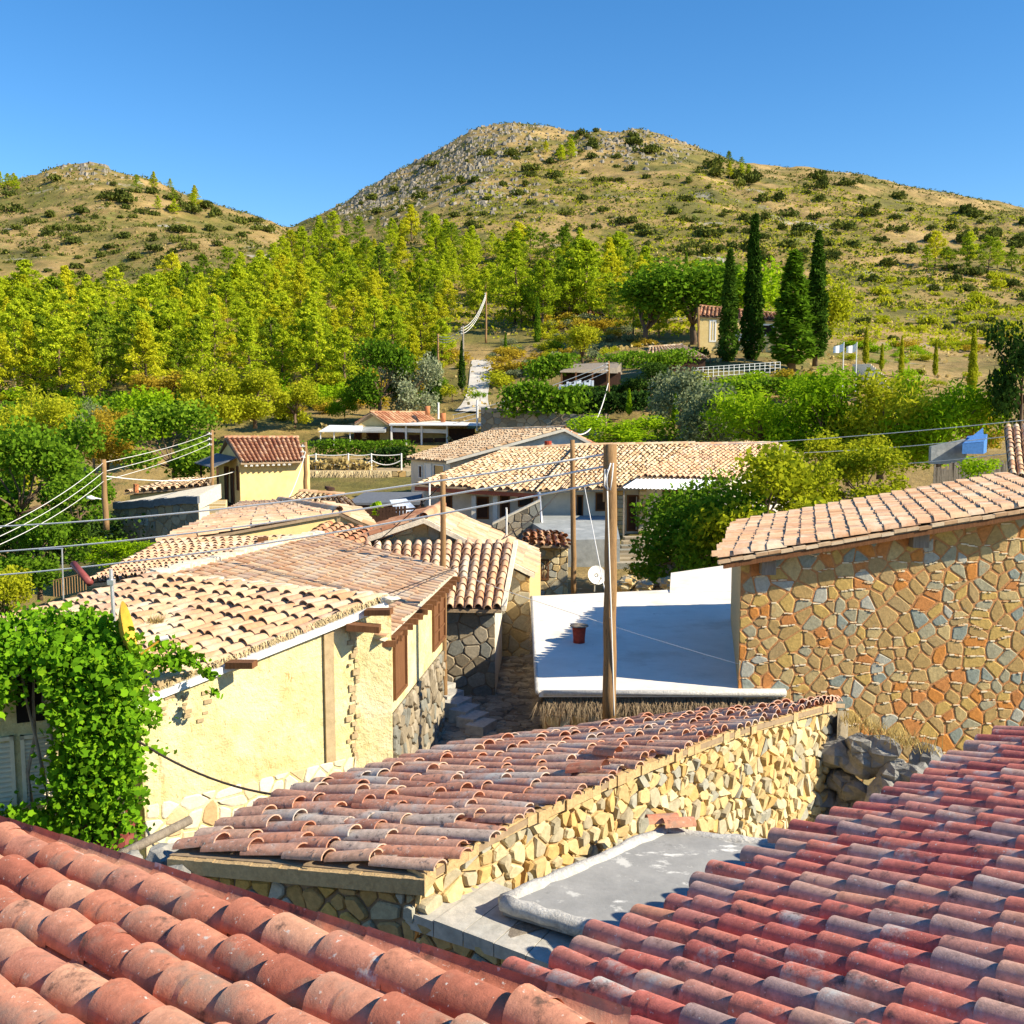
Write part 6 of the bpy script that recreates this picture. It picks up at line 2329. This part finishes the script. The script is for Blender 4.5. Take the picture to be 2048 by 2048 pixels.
POLES = [
 ('pole beside the steps of the balcony house', 424, 860, 1025, 58, .10, 1), ('pole at the right corner of the balcony house', 611, 884, 1010, 56, .11, 1),
 ('slender pole rising from the left pine wood undergrowth', 145, 798, 885, 100, .11, 0), ('pale thin pole with insulators inside the left pine wood', 146, 718, 748, 130, .12, 1),
 ('leaning pale pole at the far left in the pine wood', 31, 735, 795, 120, .12, 0), ('short pale pole right of the leaning one in the wood', 76, 763, 792, 115, .11, 0),
 ('pole with crossbars in front of the golden tamarisk', 264, 874, 932, 72, .09, 1), ('short pole left of the crossbar pole in the bushes', 189, 917, 945, 66, .09, 0),
 ('thin pole rising beside the hillside track', 972, 584, 686, 146, .13, 1), ('pale pole beside the narrow cypress left of the path', 926, 652, 780, 112, .12, 1),
 ('red brown pole left of the narrow cypress', 876, 668, 735, 122, .12, 0), ('tall pole with lamp in front of the pergola', 1217, 722, 828, 90, .10, 1),
 ('red brown pole before the large umbrella pine', 1397, 614, 735, 112, .13, 0), ('far pole above the umbrella pines', 1414, 548, 590, 190, .14, 0),
 ('thin pole beside the red roofed hut', 1219, 602, 645, 160, .12, 0)]
PT = {}
for lb, u, vt, vb, d, r_, ar in POLES:
    PT[u] = pole(lb, u, vt, vb, d, r_, lean=(-2 if u < 300 else 0, 0), arms=bool(ar), m=m_bark_grey if 'pale' in lb else None)[0]
lt, lb_, lth = pole('brown street lamp pole left of the grey stone house', 212, 919, 1060, 34, .09, 'street_lamp', lean=(-5, 0))
mb = MB()
q = lt + V((0, 0, -1.85))
q = lt + V((0, 0, -1.35))
mb.tube([q, q + V((-.2, -.1, .06)), q + V((-.3, -.2, .08))], .02, 6)
mb.build('lamp_arm', m_metal, lth)
mb = MB()
mb.tube([q + V((-.26, -.18, .07)), q + V((-.36, -.25, .10)), q + V((-.48, -.32, .11))], [.04, .08, .045], 8)
mb.build('lamp_head', m_paint, lth, True)
for u, v0_, v1_, d, lb in ((954, 800, 862, 92, 'white lamp post at the foot of the path'), (1045 - 90, 812, 850, 88, 'thin white post beside the white lamp post'), (877, 806, 838, 96, 'short white post behind the restaurant roof'), (859, 965, 1028, 44, 'white metal post above the golden gable house ridge'), (1013, 1018, 1070, 40, 'thin white post before the sloping rubble wall')):
    p, q = at(u, v1_, d), at(u, v0_, d)
    mb = MB()
    mb.tube([p, q], .035 * d / 50 + .01, 8)
    mb.cbox(q, .07 * d / 40, .07 * d / 40, .05)
    solo(mb.build('post', m_paint), lb, 'post')
G = 'pale cables crossing the village'
top = V((mt.x, mt.y, mt.z))
for (v0_, vz, u1, lb) in ((1048, .16, 1222, 'uppermost pale cable running from the left edge to the tallest pole'), (1100, .36, 1222, 'middle pale cable running from the left edge to the tallest pole'), (1148, .62, 1222, 'lowest pale cable running from the left edge to the tallest pole')):
    cable(at(-80, v0_ + 8, 24), top + V((-.1, 0, -vz)), .22, .018, m_wire, lb, G)
for k in range(3):
    cable(lt + V((0, 0, -.1 - .3 * k)), PT[424] + V((0, 0, -.15 - .3 * k)), .12, .011, m_wire, ['upper', 'middle', 'lower'][k] + ' wire between the street lamp pole and the balcony house pole')
    cable(lt + V((0, 0, -.1 - .3 * k)), at(-60, 1082 + 16 * k, 24), .2, .009, m_wire, ['upper', 'middle', 'lower'][k] + ' wire falling from the street lamp pole to the left edge')
    cable(PT[1217] + V((0, 0, -.2 - .35 * k)), at(905, 830 + 9 * k, 93), .35, .03, m_wire, ['upper', 'middle', 'lower'][k] + ' wire from the pergola pole down to the restaurant roof')
    cable(PT[876] + V((0, 0, -.2 - .3 * k)), PT[926] + V((0, 0, -.2 - .3 * k)), .5, .03, m_wire, ['upper', 'middle', 'lower'][k] + ' slack wire between the two poles left of the path')
    cable(PT[926] + V((0, 0, -.2 - .3 * k)), PT[972] + V((0, 0, -.2 - .3 * k)), .9, .03, m_wire, ['upper', 'middle', 'lower'][k] + ' wire climbing beside the hillside track')
cable(lt + V((0, 0, -.55)), at(475, 941, 60), .35, .022, m_wire, 'sagging cable from the street lamp pole to the balcony house')
cable(PT[1217] + V((0, 0, -1.9)), at(1143, 863, 58), 1.6, .04, m_wire, 'thick slack cable curving down from the pergola pole to the upper house')
cable(at(1384, 891, 55), at(2110, 834, 36), .15, .016, m_wire, 'top wire crossing the tamarisks to the right edge', 'wires across the right trees')
cable(at(1585, 906, 52), at(2110, 862, 34), .12, .015, m_wire, 'middle wire crossing the trees to the right edge', 'wires across the right trees')
cable(at(1770, 929, 46), at(2030, 905, 31), .06, .014, m_wire, 'lowest wire above the right stone house roof', 'wires across the right trees')
cable(at(922, 1150, 21.5), at(1488, 1331, 18), .05, .007, m_wire, 'very thin pale wire over the white flat roof')
cable(at(1168, 968, 30), mt + V((0, -.1, -2.9)), .02, .010, m_wire, 'thin stay wire running down to the tallest pole')
cable(at(735, 1100, 25), p3t + V((0, 0, -.2)), .02, .012, m_wire_dark, 'dark stay wire from the mid brown pole to the lean-to roof')
cable(at(986, 1088, 26.5), p2t + V((0, 0, -1.2)), .25, .014, m_wire_dark, 'dark drooping wire from the lean-to to the slimmer brown pole')
cable(at(670, 1225, 15.7), at(916, 1133, 21.2), .02, .010, m_wire_dark, 'dark wire lying above the bleached right roof of the yellow house')
cable(at(255, 1468, 13.3), at(686, 1590, 13.0), .30, .016, m_wire_dark, 'thick black cable sagging in front of the yellow plaster wall')
cable(PT[611] + V((0, 0, -.5)), at(575, 1000, 50), .25, .02, m_wire, 'white cable dropping from the balcony house corner pole')
